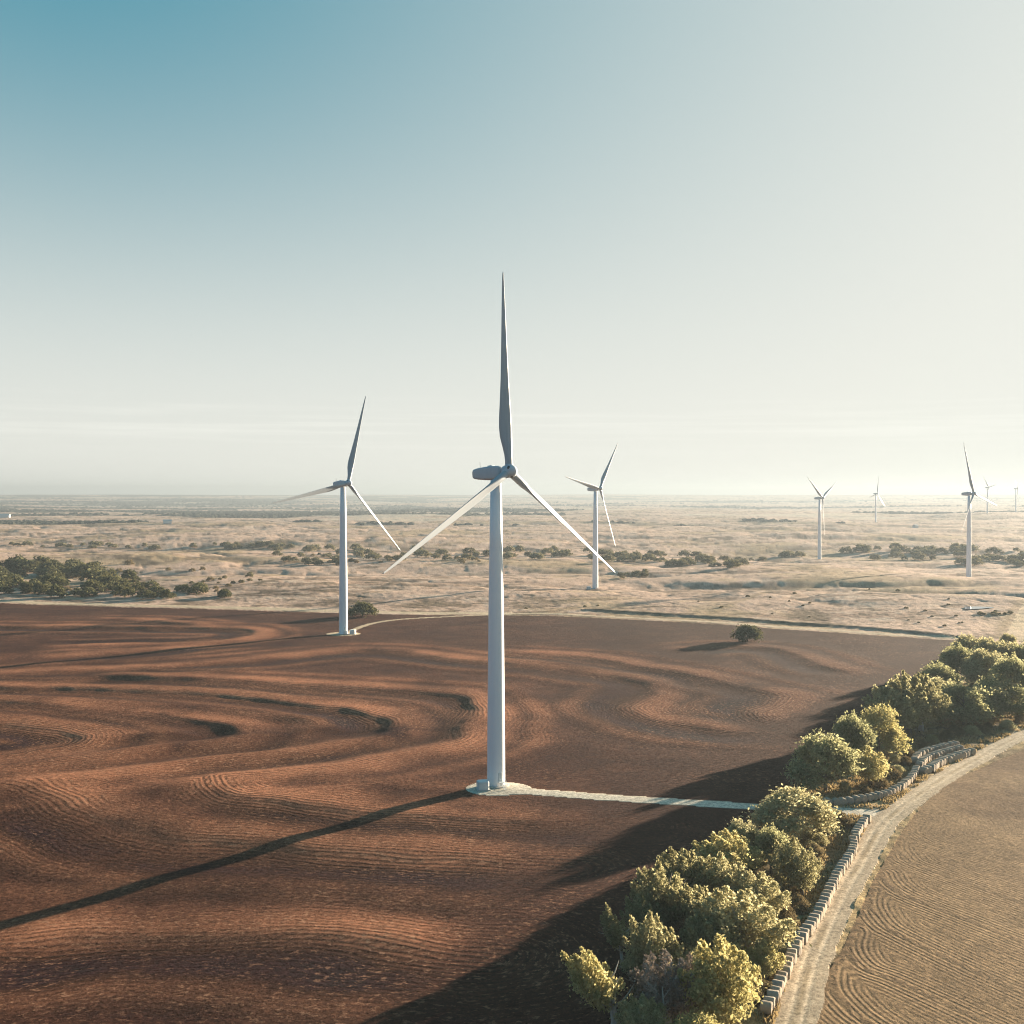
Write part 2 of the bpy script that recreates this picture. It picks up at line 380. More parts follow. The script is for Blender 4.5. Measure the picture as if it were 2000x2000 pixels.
# ------------------------------------------------------------------ materials
def new_mat(name):
    m = bpy.data.materials.new(name); m.use_nodes = True
    t = m.node_tree; t.nodes.clear()
    out = N(t, 'ShaderNodeOutputMaterial')
    return m, t, out
def principled(t, out, rough=0.8, spec=0.3):
    b = N(t, 'ShaderNodeBsdfPrincipled', i_Roughness=rough)
    b.inputs['Specular IOR Level'].default_value = spec
    t.links.new(b.outputs[0], out.inputs[0])
    return b
def land_material():
    m, t, out = new_mat('land')
    b = principled(t, out, 0.95, 0.05)
    at = N(t, 'ShaderNodeAttribute', attribute_name='tint')
    fu = N(t, 'ShaderNodeAttribute', attribute_name='furrow')
    fw = N(t, 'ShaderNodeAttribute', attribute_name='furrow_weight')
    st = N(t, 'ShaderNodeAttribute', attribute_name='straw')
    ro = N(t, 'ShaderNodeAttribute', attribute_name='relief')
    tc = N(t, 'ShaderNodeTexCoord')
    obj = tc.outputs['Object']
    def noise(scale, detail, rough=0.6, vec=None):
        n = N(t, 'ShaderNodeTexNoise', i_Scale=scale, i_Detail=detail, i_Roughness=rough)
        t.links.new(vec or obj, n.inputs['Vector']); return n.outputs[0]
    sp = N(t, 'ShaderNodeSeparateXYZ'); t.links.new(obj, sp.inputs[0])
    cb = N(t, 'ShaderNodeCombineXYZ')
    t.links.new(wire_math(t, 'MULTIPLY', fu.outputs['Fac'], 1.9), cb.inputs[0])
    t.links.new(wire_math(t, 'MULTIPLY', sp.outputs[0], 0.62), cb.inputs[1])
    t.links.new(wire_math(t, 'MULTIPLY', sp.outputs[1], 0.62), cb.inputs[2])
    streak = noise(1.0, 4.0, 0.65, cb.outputs[0])
    fine = noise(1.3, 6.0, 0.78)
    mid = noise(0.11, 4.0, 0.6)
    row = N(t, 'ShaderNodeTexNoise', noise_dimensions='1D', i_Scale=0.55, i_Detail=1.0)
    t.links.new(fu.outputs['Fac'], row.inputs['W'])
    rowamp = wire_math(t, 'MULTIPLY', wire_math(t, 'SUBTRACT', row.outputs[0], 0.22, True), 2.6)
    wave0 = wire_math(t, 'SINE', wire_math(t, 'MULTIPLY', wire_math(t, 'ADD', fu.outputs['Fac'], wire_math(t, 'MULTIPLY', mid, 0.25)), 6.2832))
    wave = wire_math(t, 'MULTIPLY', wave0, rowamp)
    grit = noise(4.2, 3.0, 0.7)
    v = wire_math(t, 'ADD', wire_math(t, 'MULTIPLY', fine, 3.0), wire_math(t, 'MULTIPLY', grit, 1.8))
    v = wire_math(t, 'MAXIMUM', wire_math(t, 'ADD', v, wire_math(t, 'ADD', wire_math(t, 'MULTIPLY', mid, 0.7), -1.75)), 0.2)
    v = wire_math(t, 'ADD', v, wire_math(t, 'MULTIPLY', wire_math(t, 'MULTIPLY', wave, fw.outputs['Fac']), 0.75))
    col = wire_mix(t, 1.0, at.outputs['Color'], (1, 1, 1), 'MULTIPLY')
    mul = N(t, 'ShaderNodeVectorMath', operation='SCALE'); t.links.new(col, mul.inputs[0]); t.links.new(v, mul.inputs['Scale'])
    # pale straw left lying along the drill rows
    rag = wire_math(t, 'MULTIPLY', wire_math(t, 'SUBTRACT', wire_math(t, 'ADD', streak, wire_math(t, 'MULTIPLY', fine, 0.45)), 0.785), 9.0, True)
    sf = wire_math(t, 'MULTIPLY', rag, st.outputs['Fac'], True)
    c2 = wire_mix(t, sf, mul.outputs[0], (0.33, 0.17, 0.10))
    t.links.new(c2, b.inputs['Base Color'])
    hgt = wire_math(t, 'ADD', wire_math(t, 'MULTIPLY', wire_math(t, 'MULTIPLY', wave, fw.outputs['Fac']), 0.085),
                    wire_math(t, 'MULTIPLY', wire_math(t, 'ADD', wire_math(t, 'MULTIPLY', fine, 0.5), wire_math(t, 'MULTIPLY', streak, 0.45)), ro.outputs['Fac']))
    bp = N(t, 'ShaderNodeBump', i_Strength=0.9, i_Distance=1.0)
    t.links.new(hgt, bp.inputs['Height']); t.links.new(bp.outputs[0], b.inputs['Normal'])
    return m
LAND = land_material()
def simple(name, col, rough=0.7, spec=0.3, var=0.15, scale=2.0, bump=0.0):
    m, t, out = new_mat(name)
    b = principled(t, out, rough, spec)
    tc = N(t, 'ShaderNodeTexCoord')
    n = N(t, 'ShaderNodeTexNoise', i_Scale=scale, i_Detail=4.0)
    t.links.new(tc.outputs['Object'], n.inputs['Vector'])
    f = wire_math(t, 'MULTIPLY_ADD' if False else 'ADD', wire_math(t, 'MULTIPLY', n.outputs[0], 2*var), 1.0-var)
    s = N(t, 'ShaderNodeVectorMath', operation='SCALE'); s.inputs[0].default_value = col
    t.links.new(f, s.inputs['Scale']); t.links.new(s.outputs[0], b.inputs['Base Color'])
    if bump:
        bp = N(t, 'ShaderNodeBump', i_Strength=bump, i_Distance=0.05)
        t.links.new(n.outputs[0], bp.inputs['Height']); t.links.new(bp.outputs[0], b.inputs['Normal'])
    return m
def tower_paint(name, c0, c1):
    m, t, out = new_mat(name)
    b = principled(t, out, 0.42, 0.35)
    tc = N(t, 'ShaderNodeTexCoord')
    mp = N(t, 'ShaderNodeMapping'); mp.inputs['Scale'].default_value = (1.6, 1.6, 0.09)
    t.links.new(tc.outputs['Object'], mp.inputs[0])
    n = N(t, 'ShaderNodeTexNoise', i_Scale=1.0, i_Detail=5.0); t.links.new(mp.outputs[0], n.inputs['Vector'])
    c = wire_mix(t, n.outputs[0], c0, c1)
    t.links.new(c, b.inputs['Base Color'])
    return m
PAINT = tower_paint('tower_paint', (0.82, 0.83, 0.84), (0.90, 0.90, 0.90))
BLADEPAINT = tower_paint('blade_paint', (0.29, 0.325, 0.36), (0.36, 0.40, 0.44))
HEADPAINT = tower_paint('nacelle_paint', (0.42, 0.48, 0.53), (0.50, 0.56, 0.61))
DARKMETAL = simple('dark_metal', (0.05, 0.055, 0.06), 0.5, 0.4)
CONCRETE = simple('concrete', (0.46, 0.44, 0.40), 0.9, 0.2, 0.12, 3.0)
CABINET = simple('cabinet_paint', (0.62, 0.64, 0.63), 0.5, 0.3, 0.06)
def bale_mat():
    m, t, out = new_mat('hay')
    b = principled(t, out, 0.95, 0.08)
    tc = N(t, 'ShaderNodeTexCoord'); oi = N(t, 'ShaderNodeObjectInfo')
    mp = N(t, 'ShaderNodeMapping'); mp.inputs['Scale'].default_value = (9, 2, 2)
    t.links.new(tc.outputs['Object'], mp.inputs[0])
    n = N(t, 'ShaderNodeTexNoise', i_Scale=1.6, i_Detail=5.0, i_Roughness=0.7); t.links.new(mp.outputs[0], n.inputs['Vector'])
    c = wire_mix(t, n.outputs[0], (0.16, 0.125, 0.10), (0.56, 0.46, 0.34))
    c = wire_mix(t, wire_math(t, 'MULTIPLY', oi.outputs['Random'], 0.45), c, (0.34, 0.30, 0.27))
    t.links.new(c, b.inputs['Base Color'])
    bp = N(t, 'ShaderNodeBump', i_Strength=0.8, i_Distance=0.06)
    t.links.new(n.outputs[0], bp.inputs['Height']); t.links.new(bp.outputs[0], b.inputs['Normal'])
    return m
HAY = bale_mat()
def leaf_mat(name, dark, light, trans=0.60):
    m, t, out = new_mat(name)
    ge = N(t, 'ShaderNodeNewGeometry'); oi = N(t, 'ShaderNodeObjectInfo'); tc = N(t, 'ShaderNodeTexCoord')
    n = N(t, 'ShaderNodeTexNoise', i_Scale=0.5, i_Detail=3.0); t.links.new(tc.outputs['Object'], n.inputs['Vector'])
    f = wire_math(t, 'ADD', wire_math(t, 'MULTIPLY', ge.outputs['Random Per Island'], 0.55), wire_math(t, 'MULTIPLY', n.outputs[0], 0.75))
    f = wire_math(t, 'ADD', wire_math(t, 'SUBTRACT', f, 0.35), wire_math(t, 'MULTIPLY', wire_math(t, 'SUBTRACT', oi.outputs['Random'], 0.5), 0.35), True)
    c = wire_mix(t, f, dark, light)
    d = N(t, 'ShaderNodeBsdfDiffuse'); tr = N(t, 'ShaderNodeBsdfTranslucent')
    t.links.new(c, d.inputs[0]); t.links.new(c, tr.inputs[0])
    mx = N(t, 'ShaderNodeMixShader', i_0=trans)
    t.links.new(d.outputs[0], mx.inputs[1]); t.links.new(tr.outputs[0], mx.inputs[2]); t.links.new(mx.outputs[0], out.inputs[0])
    return m
OLIVE = leaf_mat('olive_leaves', (0.25, 0.23, 0.115), (0.66, 0.60, 0.36))
GREEN = leaf_mat('green_leaves', (0.19, 0.19, 0.09), (0.56, 0.53, 0.30))
YELLOW = leaf_mat('yellow_leaves', (0.30, 0.27, 0.11), (0.72, 0.63, 0.33))
BARE = leaf_mat('grey_twigs', (0.22, 0.18, 0.15), (0.46, 0.385, 0.32), 0.15)
TANLEAF = leaf_mat('tan_leaves', (0.15, 0.115, 0.060), (0.36, 0.28, 0.15), 0.3)
FARLEAF = leaf_mat('far_leaves', (0.12, 0.11, 0.062), (0.40, 0.355, 0.21), 0.25)
BARK = simple('bark', (0.17, 0.145, 0.12), 0.9, 0.1, 0.4, 3.0)
PALEBARK = simple('pale_bark', (0.42, 0.38, 0.33), 0.9, 0.1, 0.3, 3.0)
FARWOOD = leaf_mat('far_wood_leaves', (0.045, 0.05, 0.042), (0.115, 0.11, 0.08), 0.1)
DARKLEAF = leaf_mat('hollow_leaves', (0.065, 0.068, 0.032), (0.235, 0.215, 0.11), 0.25)
DRYGRASS = leaf_mat('dry_grass_blades', (0.30, 0.22, 0.11), (0.55, 0.43, 0.23), 0.3)

# ------------------------------------------------------------------ the land: one fan-shaped sheet, cut into field, road and pasture
def build_land():
    r = [0.0, 40.0, 75.0, 100.0, 118.0, 130.0, 138.0]
    while r[-1] < 16000.0:
        q = r[-1]; r.append(q + max(0.22, min(q*q/82575.0*0.8, 0.0105*q))*(0.45 if 480 < q < 830 else 1.0) if q < 6000 else q*1.02)
    r = np.array(r)
    fine = np.radians(np.arange(-29.0, 29.001, 0.055))
    out_ = [math.radians(29.0)]; st = math.radians(0.06)
    while out_[-1] < math.pi - 0.2: st = min(st*1.09, 0.12); out_.append(out_[-1]+st)
    out_ = np.array(out_[1:])
    ang = np.concatenate([-out_[::-1], fine, out_])
    nr, na = len(r), len(ang)
    R, A = np.meshgrid(r, ang, indexing='ij')
    X = (R*np.sin(A)).ravel(); Y = (R*np.cos(A)).ravel()
    rr = R.ravel()
    Z = height(X, Y)
    n = len(X)
    # classification
    near = (Y > 60) & (rr < 900)
    def sel(fn, mask, default):
        o = np.full(n, default, float); o[mask] = fn(X[mask], Y[mask]); return o
    inL = sel(lambda x, y: inpoly(x, y, FIELD_L), near & (X < 260), 0) > 0.5
    inRR = sel(lambda x, y: inpoly(x, y, FIELD_RR), near & (X > 20) & (Y < 500), 0) > 0.5
    wob = 0.55*fbm(X, Y, 6.0, 91, 3)
    d_road, s_road = np.full(n, 1e9), np.zeros(n)
    m = near & (X > 10) & (Y < 480); d_road[m], _ = sdist(X[m], Y[m], ROAD)
    d_trk = np.full(n, 1e9); m = near & (Y > 240) & (Y < 330) & (X > -40) & (X < 130); d_trk[m] = sdist(X[m], Y[m], TRACK)[0]
    d_head = np.full(n, 1e9); m = near & (Y > 480) & (Y < 900); d_head[m] = sdist(X[m], Y[m], HEAD)[0]
    d_t2 = np.full(n, 1e9); m = near & (Y > 520) & (Y < 720) & (X < 20) & (X > -120); d_t2[m] = sdist(X[m], Y[m], T2PATH)[0]
    d_pt = np.full(n, 1e9); m = (rr > 600) & (rr < 1300) & (X > 60) & (Y > 0); d_pt[m] = sdist(X[m], Y[m], PASTRACK)[0]
    d_pt2 = np.full(n, 1e9); m = (rr > 500) & (rr < 1000) & (X > 180) & (Y > 0); d_pt2[m] = sdist(X[m], Y[m], PASTRACK2)[0]
    padx, pady = T1[0]+0.5, 278.0
    pad = ((X-padx)/8.2)**2 + ((Y-pady)/6.2)**2
    pad2 = ((X+90)/9.0)**2 + ((Y-586)/8.0)**2
    isroad = np.abs(d_road) < 3.1 + 0.5*wob
    junction = np.hypot((X-flat(1708,1590)[0])/11.0, (Y-flat(1708,1590)[1])/7.0) < 1.0 + 0.12*wob
    junction &= d_road < 2.0
    istrk = ((np.abs(d_trk) < 2.6 + 0.45*wob) | (pad < 1.0 + 0.1*wob)) & ~isroad
    isroad |= junction & ~inRR
    ishead = (np.abs(d_head) < np.where(X < 0, 6.0, 3.4) + 1.5*wob) | (np.abs(d_t2) < 1.9 + 0.5*wob) | (pad2 < 1.0)
    cls = np.zeros(n, int)
    cls[inL] = 1; cls[inRR] = 2; cls[ishead] = 5; cls[isroad] = 3; cls[istrk] = 4
    # ---- surface colour of each kind of ground
    n1 = fbm(X, Y, 40, 101, 4)[:, None]; n2 = fbm(X, Y, 9, 111, 3)[:, None]; n3 = fbm(X, Y, 260, 121, 3)[:, None]
    n4 = fbm(X*0.35, Y, 70, 161, 5, 0.6)[:, None]; n5 = fbm(X*0.6, Y, 16, 171, 4, 0.65)[:, None]
    strw = lat(STR, X, Y); hf = lat(H_f, X, Y)
    C = np.zeros((n, 3))
    tan = np.array([0.455, 0.315, 0.238]); rust = np.array([0.24, 0.145, 0.098]); olv = np.array([0.30, 0.225, 0.115]); pale = np.array([0.52, 0.40, 0.31])
    g = tan[None]*(1 + 0.13*n1 + 0.12*n2)
    g = g + (pale-tan)[None]*sstep(0.1, 0.5, n4 - 0.4*n1)*0.6
    g = g + (rust-g)*sstep(0.08, 0.45, n4*0.8 + n5*0.45 + 0.25*n3)*0.7
    g = g + (olv-g)*sstep(0.15, 0.6, n3*0.9+0.4*n1+0.1)*0.55
    g = g + (np.array([0.10, 0.08, 0.05])-g)*sstep(0.46, 0.66, n5 + 0.4*n4)*0.7*(rr > 620)[:, None]
    C[:] = g
    # gully shade and dark scrub, both painted into the ground colour
    q1 = np.abs(fbm(X*0.8, Y, 260, 33, 4, 0.55)); q2 = np.abs(fbm(X, Y*1.1, 95, 51, 4, 0.6))
    low = np.maximum(sstep(0.16, 0.03, q1), 0.8*sstep(0.09, 0.01, q2))[:, None]*(rr > 640)[:, None]*sstep(-0.35, 0.25, n1+0.6*n2+0.5*n3)
    C += (np.array([0.125, 0.088, 0.058])-C)*low*0.85
    dg = np.full(n, 1e9); mg = (rr > 640) & (rr < 1500) & (Y > 0)
    for gl in GULLY_SHADE: dg[mg] = np.minimum(dg[mg], np.abs(sdist(X[mg], Y[mg], gl)[0]))
    gk = np.exp(-((dg+7*n2[:, 0])/15.0)**2)[:, None]*np.clip(0.9+0.9*n5, 0.25, 1)
    C += (np.array([0.085, 0.062, 0.044])-C)*gk*0.9  # gully shadows painted in a dark scrub tone, without any dip
    # far woods and fields
    f1 = fbm(X*0.55, Y*1.0, 900, 131, 4)[:, None] + (0.55*sstep(500, -900, X)-0.40)[:, None]
    fr = sstep(2450, 2800, rr + 0.10*X)[:, None]
    wood = np.array([0.055, 0.058, 0.04]); C += (wood-C)*fr*sstep(-0.12, 0.10, f1 + 0.25*n3)*0.92
    f2 = fbm(X, Y, 700, 141, 2)[:, None]; C += (np.array([0.5, 0.42, 0.32])-C)*fr*sstep(0.42, 0.5, f2)*0.6
    # near verge under the trees
    vg = (rr < 560) & (Y > 60) & (cls == 0)
    gv = np.array([0.34, 0.245, 0.125])[None]*(1+0.3*n2); gv = gv + (np.array([0.13, 0.095, 0.055])-gv)*sstep(-0.15, 0.35, n1+0.7*n2)*0.8
    C[vg] = gv[vg]
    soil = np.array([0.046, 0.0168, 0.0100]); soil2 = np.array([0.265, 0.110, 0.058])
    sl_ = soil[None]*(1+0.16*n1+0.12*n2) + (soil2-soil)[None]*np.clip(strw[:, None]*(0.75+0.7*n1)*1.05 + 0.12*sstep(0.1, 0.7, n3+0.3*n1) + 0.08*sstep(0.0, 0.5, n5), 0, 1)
    sl_ = sl_ + (np.array([0.037, 0.0170, 0.0108])-sl_)*sstep(-20, 90, X)[:, None]*0.6
    sl_ = sl_*(1-0.58*lat(SHADE_BAND, X, Y)*(1-0.4*np.clip(strw, 0, 1))*np.clip(0.9+0.8*n1[:, 0], 0.3, 1.2))[:, None]  # terrace shade painted into the soil colour along with its darker tone
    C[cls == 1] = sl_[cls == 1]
    s2 = np.array([0.205, 0.131, 0.069])[None]*(1+0.14*n1+0.14*n2) + (np.array([0.130, 0.079, 0.042])-np.array([0.205, 0.131, 0.069]))[None]*sstep(-0.2, 0.4, n3+0.6*n1+0.012*(X[:,None]-95))
    C[cls == 2] = s2[cls == 2]
    road = np.array([0.45, 0.355, 0.25])[None]*(1+0.10*n2+0.08*n1)
    rut = (np.exp(-((np.abs(d_road)-0.95)/0.42)**2))[:, None]
    rd = road*0.88 + (np.array([0.49, 0.395, 0.285])-road*0.88)*rut
    mid_ = np.exp(-(d_road/0.45)**2)[:, None]; rd = rd + (np.array([0.25, 0.185, 0.105])-rd)*mid_*0.6*sstep(0.2, -0.3, n2)
    C[cls == 3] = rd[cls == 3]
    tr_ = np.array([0.54, 0.48, 0.385])[None]*(1+0.10*n2); C[cls == 4] = tr_[cls == 4]
    hd = np.array([0.46, 0.36, 0.25])[None]*(1+0.12*n2); C[cls == 5] = hd[cls == 5]
    bank_shade = np.exp(-((lat(BANKD, X, Y, 1e9)+0.5*wob)/4.2)**2)[:, None]
    C += (np.array([0.055, 0.042, 0.028])-C)*bank_shade*0.9*(cls == 0)[:, None]  # shaded face of the bank painted as a dark strip
    pt = np.exp(-(d_pt/3.2)**2)[:, None]; C += (np.array([0.22, 0.16, 0.085])-C)*pt*0.6
    pt = np.exp(-(d_pt2/3.0)**2)[:, None]; C += (np.array([0.26, 0.18, 0.10])-C)*pt*0.7
    pf = inpoly(X, Y, PALE_FIELD)[:, None]*(cls == 0)[:, None]; C += (np.array([0.56, 0.43, 0.28])-C)*pf*0.6
    C *= (1 + 0.22*gn(X/1.7, Y/1.7, 181) + 0.14*gn(X/0.7, Y/0.7, 182))[:, None]
    C = np.clip(C, 0.01, 0.75)
    furrow = lat(D_field, X, Y)
    dist_soft = 1-sstep(230, 460, rr)
    fwt = np.where(cls == 1, 0.42*(1-sstep(330, 560, rr))*(0.22+0.78*np.exp(-lat(D_f, X, Y)/15.0))*np.clip(1+1.3*n1[:, 0], 0.2, 1.5), np.where(cls == 2, 0.50*(1-sstep(180, 300, rr))*(0.28+0.72*np.exp(-np.clip(np.abs(d_road)-6, 0, 400)/20.0)), 0.0))
    straw = np.where(cls == 1, np.clip(0.16 + 0.7*strw + 0.45*n1[:, 0] + 0.30*sstep(250, 160, rr), 0.05, 1.0), np.where(cls == 2, 0.10, 0.0))
    relief = np.select([cls == 1, cls == 2, cls == 3, cls == 4, cls == 5], [0.50, 0.22, 0.12, 0.07, 0.20], 0.42)
    # rough tread: little real relief
    rough_z = np.where(cls == 0, 0.22*fbm(X, Y, 5.0, 151, 2)*(rr < 900), 0.0) - np.where((cls == 3), 0.06*rut[:, 0], 0.0)
    Z = Z + rough_z
    V = np.stack([X, Y, Z], 1)
    i, j = np.meshgrid(np.arange(nr-1), np.arange(na-1), indexing='ij')
    q = np.stack([i*na+j, i*na+j+1, (i+1)*na+j+1, (i+1)*na+j], -1).reshape(-1, 4)[:, ::-1]
    # the wedge behind
    jb = np.arange(nr-1); q2 = np.stack([jb*na+na-1, jb*na, (jb+1)*na, (jb+1)*na+na-1], -1)[:, ::-1]
    Q = np.vstack([q, q2])
    fc = cls[Q]; fcls = np.where(fc[:, 0] == fc[:, 2], fc[:, 0], fc[:, 1])
    names = {0: 'ground', 1: 'ploughed_field', 2: 'drilled_field', 3: 'dirt_road', 4: 'gravel_track', 5: 'field_path'}
    for c, nm in names.items():
        f = Q[fcls == c]
        used, inv = np.unique(f, return_inverse=True)
        me = mesh_np(nm, V[used], inv, 4, True)
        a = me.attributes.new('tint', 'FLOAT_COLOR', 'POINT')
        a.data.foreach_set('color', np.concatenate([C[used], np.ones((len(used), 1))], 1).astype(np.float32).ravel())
        for an, ar in (('furrow', furrow), ('furrow_weight', fwt), ('straw', straw), ('relief', relief)):
            a = me.attributes.new(an, 'FLOAT', 'POINT'); a.data.foreach_set('value', ar[used].astype(np.float32))
        o = link(nm, me, LAND)
        tag(o, kind='structure')
        print(nm, len(f))
build_land()

# haze: one even box of pale air round camera and land
def haze_box():
    b = MB(); L = 17000.0
    zs = (-60.0, 165.0)
    b.rings([[(-L,-L,z),(L,-L,z),(L,L,z),(-L,L,z)] for z in zs])
    m, t, out = new_mat('haze_air')
    v = N(t, 'ShaderNodeVolumePrincipled')
    v.inputs['Color'].default_value = (0.275, 0.325, 0.37, 1)
    v.inputs['Density'].default_value = 1.2e-4
    v.inputs['Anisotropy'].default_value = 0.29
    t.links.new(v.outputs[0], out.inputs['Volume'])
    o = link('haze', b.mesh('haze'), m)
    tag(o, 'thin pale haze over the plain', None, kind='stuff')
haze_box()

# ------------------------------------------------------------------ wind turbines
def blade_mesh(R):
    rs = np.array([0.0, 0.6, 1.6, 3.0, 5.0, 7.5, 10.0, 13.0, 17.0, 22.0, 28.0, 34.0, 40.0, 45.0, 48.0, 49.4, 50.0])
    ch = np.array([2.0, 2.0, 2.0, 2.1, 2.55, 3.1, 3.3, 3.15, 2.75, 2.3, 1.9, 1.52, 1.15, 0.82, 0.58, 0.38, 0.12])
    th = np.array([1.0, 1.0, 1.0, 0.86, 0.62, 0.42, 0.34, 0.29, 0.25, 0.22, 0.20, 0.18, 0.17, 0.16, 0.15, 0.15, 0.2])
    tw = np.array([30, 30, 30, 30, 28, 25, 22, 19, 15, 11.5, 8.5, 6.5, 5, 4, 3.5, 3, 3.0]) + 12.0
    rings = []; n = 20
    for r_, c, t_, w in zip(rs, ch, th, tw):
        blend = min(1.0, max(0.0, (r_-2.0)/6.0)); w = math.radians(w)
        # LE towards +x (turning direction), +y upwind
        ring = []
        for k in range(n):
            a = 2*math.pi*k/n
            cx, cy = math.cos(a)*c/2, math.sin(a)*c/2
            s = 0.5*(1+math.cos(a))            # 1 at the leading edge
            af = 0.62*math.sin(a)*t_*c*(0.18+0.95*math.sqrt(max(s, 0))*(1.0-0.45*s))
            ax = (s-0.70)*c
            px = cx*(1-blend)+ax*blend; py = cy*(1-blend)+af*blend
            yy = px*math.sin(w)+py*math.cos(w); xx = px*math.cos(w)-py*math.sin(w)
            z = 1.2 + r_*(R-1.2)/50.0
            ring.append((-xx, yy + 0.2*(r_/50.0)**2, z))
        rings.append(ring[::-1])
    b = MB(); b.rings(rings); return b.mesh('blade', True)
def lathe_y(profile, n=24):
    """profile of (y, r) revolved about +y"""
    return [[(r*math.cos(2*math.pi*k/n), y, r*math.sin(2*math.pi*k/n)) for k in range(n)] for y, r in profile]
def hub_mesh():
    b = MB()
    b.rings(lathe_y([(-1.7, 1.25), (-1.5, 1.5), (-0.6, 1.66), (0.5, 1.66), (1.2, 1.5), (1.75, 1.15), (2.1, 0.72), (2.28, 0.3), (2.32, 0.05)]))
    for k in range(3):
        a = k*2*math.pi/3
        d = Vector((math.sin(a), 0, math.cos(a)))
        b.tube([d*0.6, d*1.55, d*1.75], [1.12, 1.12, 1.02], 20)
    return b.mesh('hub', True)
def nacelle_mesh():
    # rounded box sections along y: front at y=-1.6 (behind the hub), rear at y=-11.2
    secs = [(-2.15, 1.35, 1.35, -1.35), (-2.7, 1.6, 1.62, -1.62), (-4.2, 1.78, 1.78, -1.72), (-7.2, 1.8, 1.82, -1.62), (-9.6, 1.72, 1.72, -1.28), (-10.9, 1.6, 1.52, -0.98), (-11.35, 1.35, 1.1, -0.7)]
    rings = []
    for y, w, zt, zb in secs:
        ring = []
        for k in range(28):
            a = 2*math.pi*k/28; e = 0.36
            cx, sz = math.cos(a), math.sin(a)
            x = w*math.copysign(abs(cx)**e, cx); q = math.copysign(abs(sz)**e, sz)
            ring.append((x, y, (zt+zb)/2 + q*(zt-zb)/2))
        rings.append(ring)
    b = MB(); b.rings(rings); return b.mesh('nacelle', True)
def turbine(x, y, z, yaw, phase, R, label, ladder=True):
    root = empty('wind_turbine', (x, y, z))
    tag(root, label, 'wind turbine', 'white wind turbines on the plain')
    b = MB(); n = 48
    prof = [(0.0, 2.33), (0.1, 2.33), (10, 2.26), (20, 2.18), (33, 2.06), (46, 1.92), (62, 1.67), (78.2, 1.42)]
    b.rings([[(rad*math.cos(2*math.pi*k/n), rad*math.sin(2*math.pi*k/n), h) for k in range(n)] for h, rad in prof])
    tw = link('tower', b.mesh('tower', True), PAINT, root)
    f = MB(); f.rings([[(rad*math.cos(2*math.pi*k/32), rad*math.sin(2*math.pi*k/32), h) for k in range(32)] for h, rad in ((-1.5, 3.4), (0.16, 3.4), (0.24, 3.25))])
    link('foundation', f.mesh('foundation'), CONCRETE, root)
    # yawed head: local +y of the head points upwind
    head_yaw = math.pi + math.radians(yaw)
    Rz = Matrix.Rotation(head_yaw, 4, 'Z')
    tilt = Matrix.Rotation(math.radians(5.0), 4, 'X')
    M = Matrix.Translation((0, 0, 80.0)) @ Rz @ tilt
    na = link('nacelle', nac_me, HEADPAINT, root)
    na.matrix_local = M @ Matrix.Translation((0, 4.4, 0))
    hb = MB(); hb.box(-0.75, 0.75, -6.6, -5.1, 1.80, 2.06, 0.1)
    link('hatch', hb.mesh('hatch'), HEADPAINT, na)
    ob = MB(); ob.tube([(0.5, -9.2, 1.66), (0.5, -9.2, 3.3)], [0.05, 0.03], 6); ob.tube([(0.2, -9.2, 2.75), (0.8, -9.2, 2.75)], [0.03, 0.03], 6)
    link('weather_mast', ob.mesh('weather_mast'), DARKMETAL, na)
    hu = link('hub', hub_me, HEADPAINT, root)
    # rotation about local +y; seen from the front the blades turn clockwise
    hu.matrix_local = M @ Matrix.Translation((0, 4.4, 0)) @ Matrix.Rotation(math.radians(-phase), 4, 'Y')
    for k in range(3):
        a = (k+0.5)*2*math.pi/3
        hh = link('hub_hatch', hatch_me, DARKMETAL, hu)
        hh.matrix_local = Matrix.Rotation(a, 4, 'Y') @ Matrix.Translation((0, 0.9, 1.46)) @ Matrix.Rotation(math.radians(-18), 4, 'X')
    bm = blade_me.setdefault(R, blade_mesh(R))
    for k in range(3):
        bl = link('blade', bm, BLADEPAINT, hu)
        bl.matrix_local = Matrix.Rotation(k*2*math.pi/3, 4, 'Y')
    if ladder:
        az = math.radians(-62)
        Md = Matrix.Rotation(az, 4, 'Z')
        d = MB(); d.box(2.18, 2.4, -0.5, 0.5, 1.5, 3.7, 0.05)
        o = link('door', d.mesh('door'), CABINET, root); o.matrix_local = Md
        s = MB()
        s.box(2.42, 3.7, -0.75, 0.75, 1.38, 1.48)
        for q in range(6): s.box(3.72+q*0.27, 3.98+q*0.27, -0.55, 0.55, 1.14-q*0.21, 1.19-q*0.21)
        for sy in (-0.72, 0.72):
            s.tube([(2.5, sy, 2.4), (3.7, sy, 2.4), (5.3, sy*0.8, 1.05)], [0.035]*3, 6)
            for px in (2.6, 3.65): s.tube([(px, sy, 0.1), (px, sy, 2.4)], [0.04, 0.04], 6)
        o = link('stairs', s.mesh('stairs'), CABINET, root); o.matrix_local = Md
    return root
hb_ = MB(); hb_.rings([[(0.48*math.cos(2*math.pi*k/16), 0.36*math.sin(2*math.pi*k/16), z) for k in range(16)] for z in (-0.2, 0.14)]); hatch_me = hb_.mesh('hub_hatch')
nac_me = nacelle_mesh(); hub_me = hub_mesh(); blade_me = {}
TL = ['tall white wind turbine on the gravel pad in the ploughed field, the largest of all',
      'white wind turbine at the far side of the ploughed field, left of the largest turbine',
      'white wind turbine in the pasture just right of the largest turbine',
      'hazy white wind turbine with two blades raised in a V, standing before the far trees',
      'faint small wind turbine in the haze right of the V-bladed turbine',
      'white wind turbine in the tan pasture at right with one blade across its tower',
      'faint far turbine close behind the right-hand pasture turbine, one blade reaching right',
      'faint far turbine at the very right edge of the view']
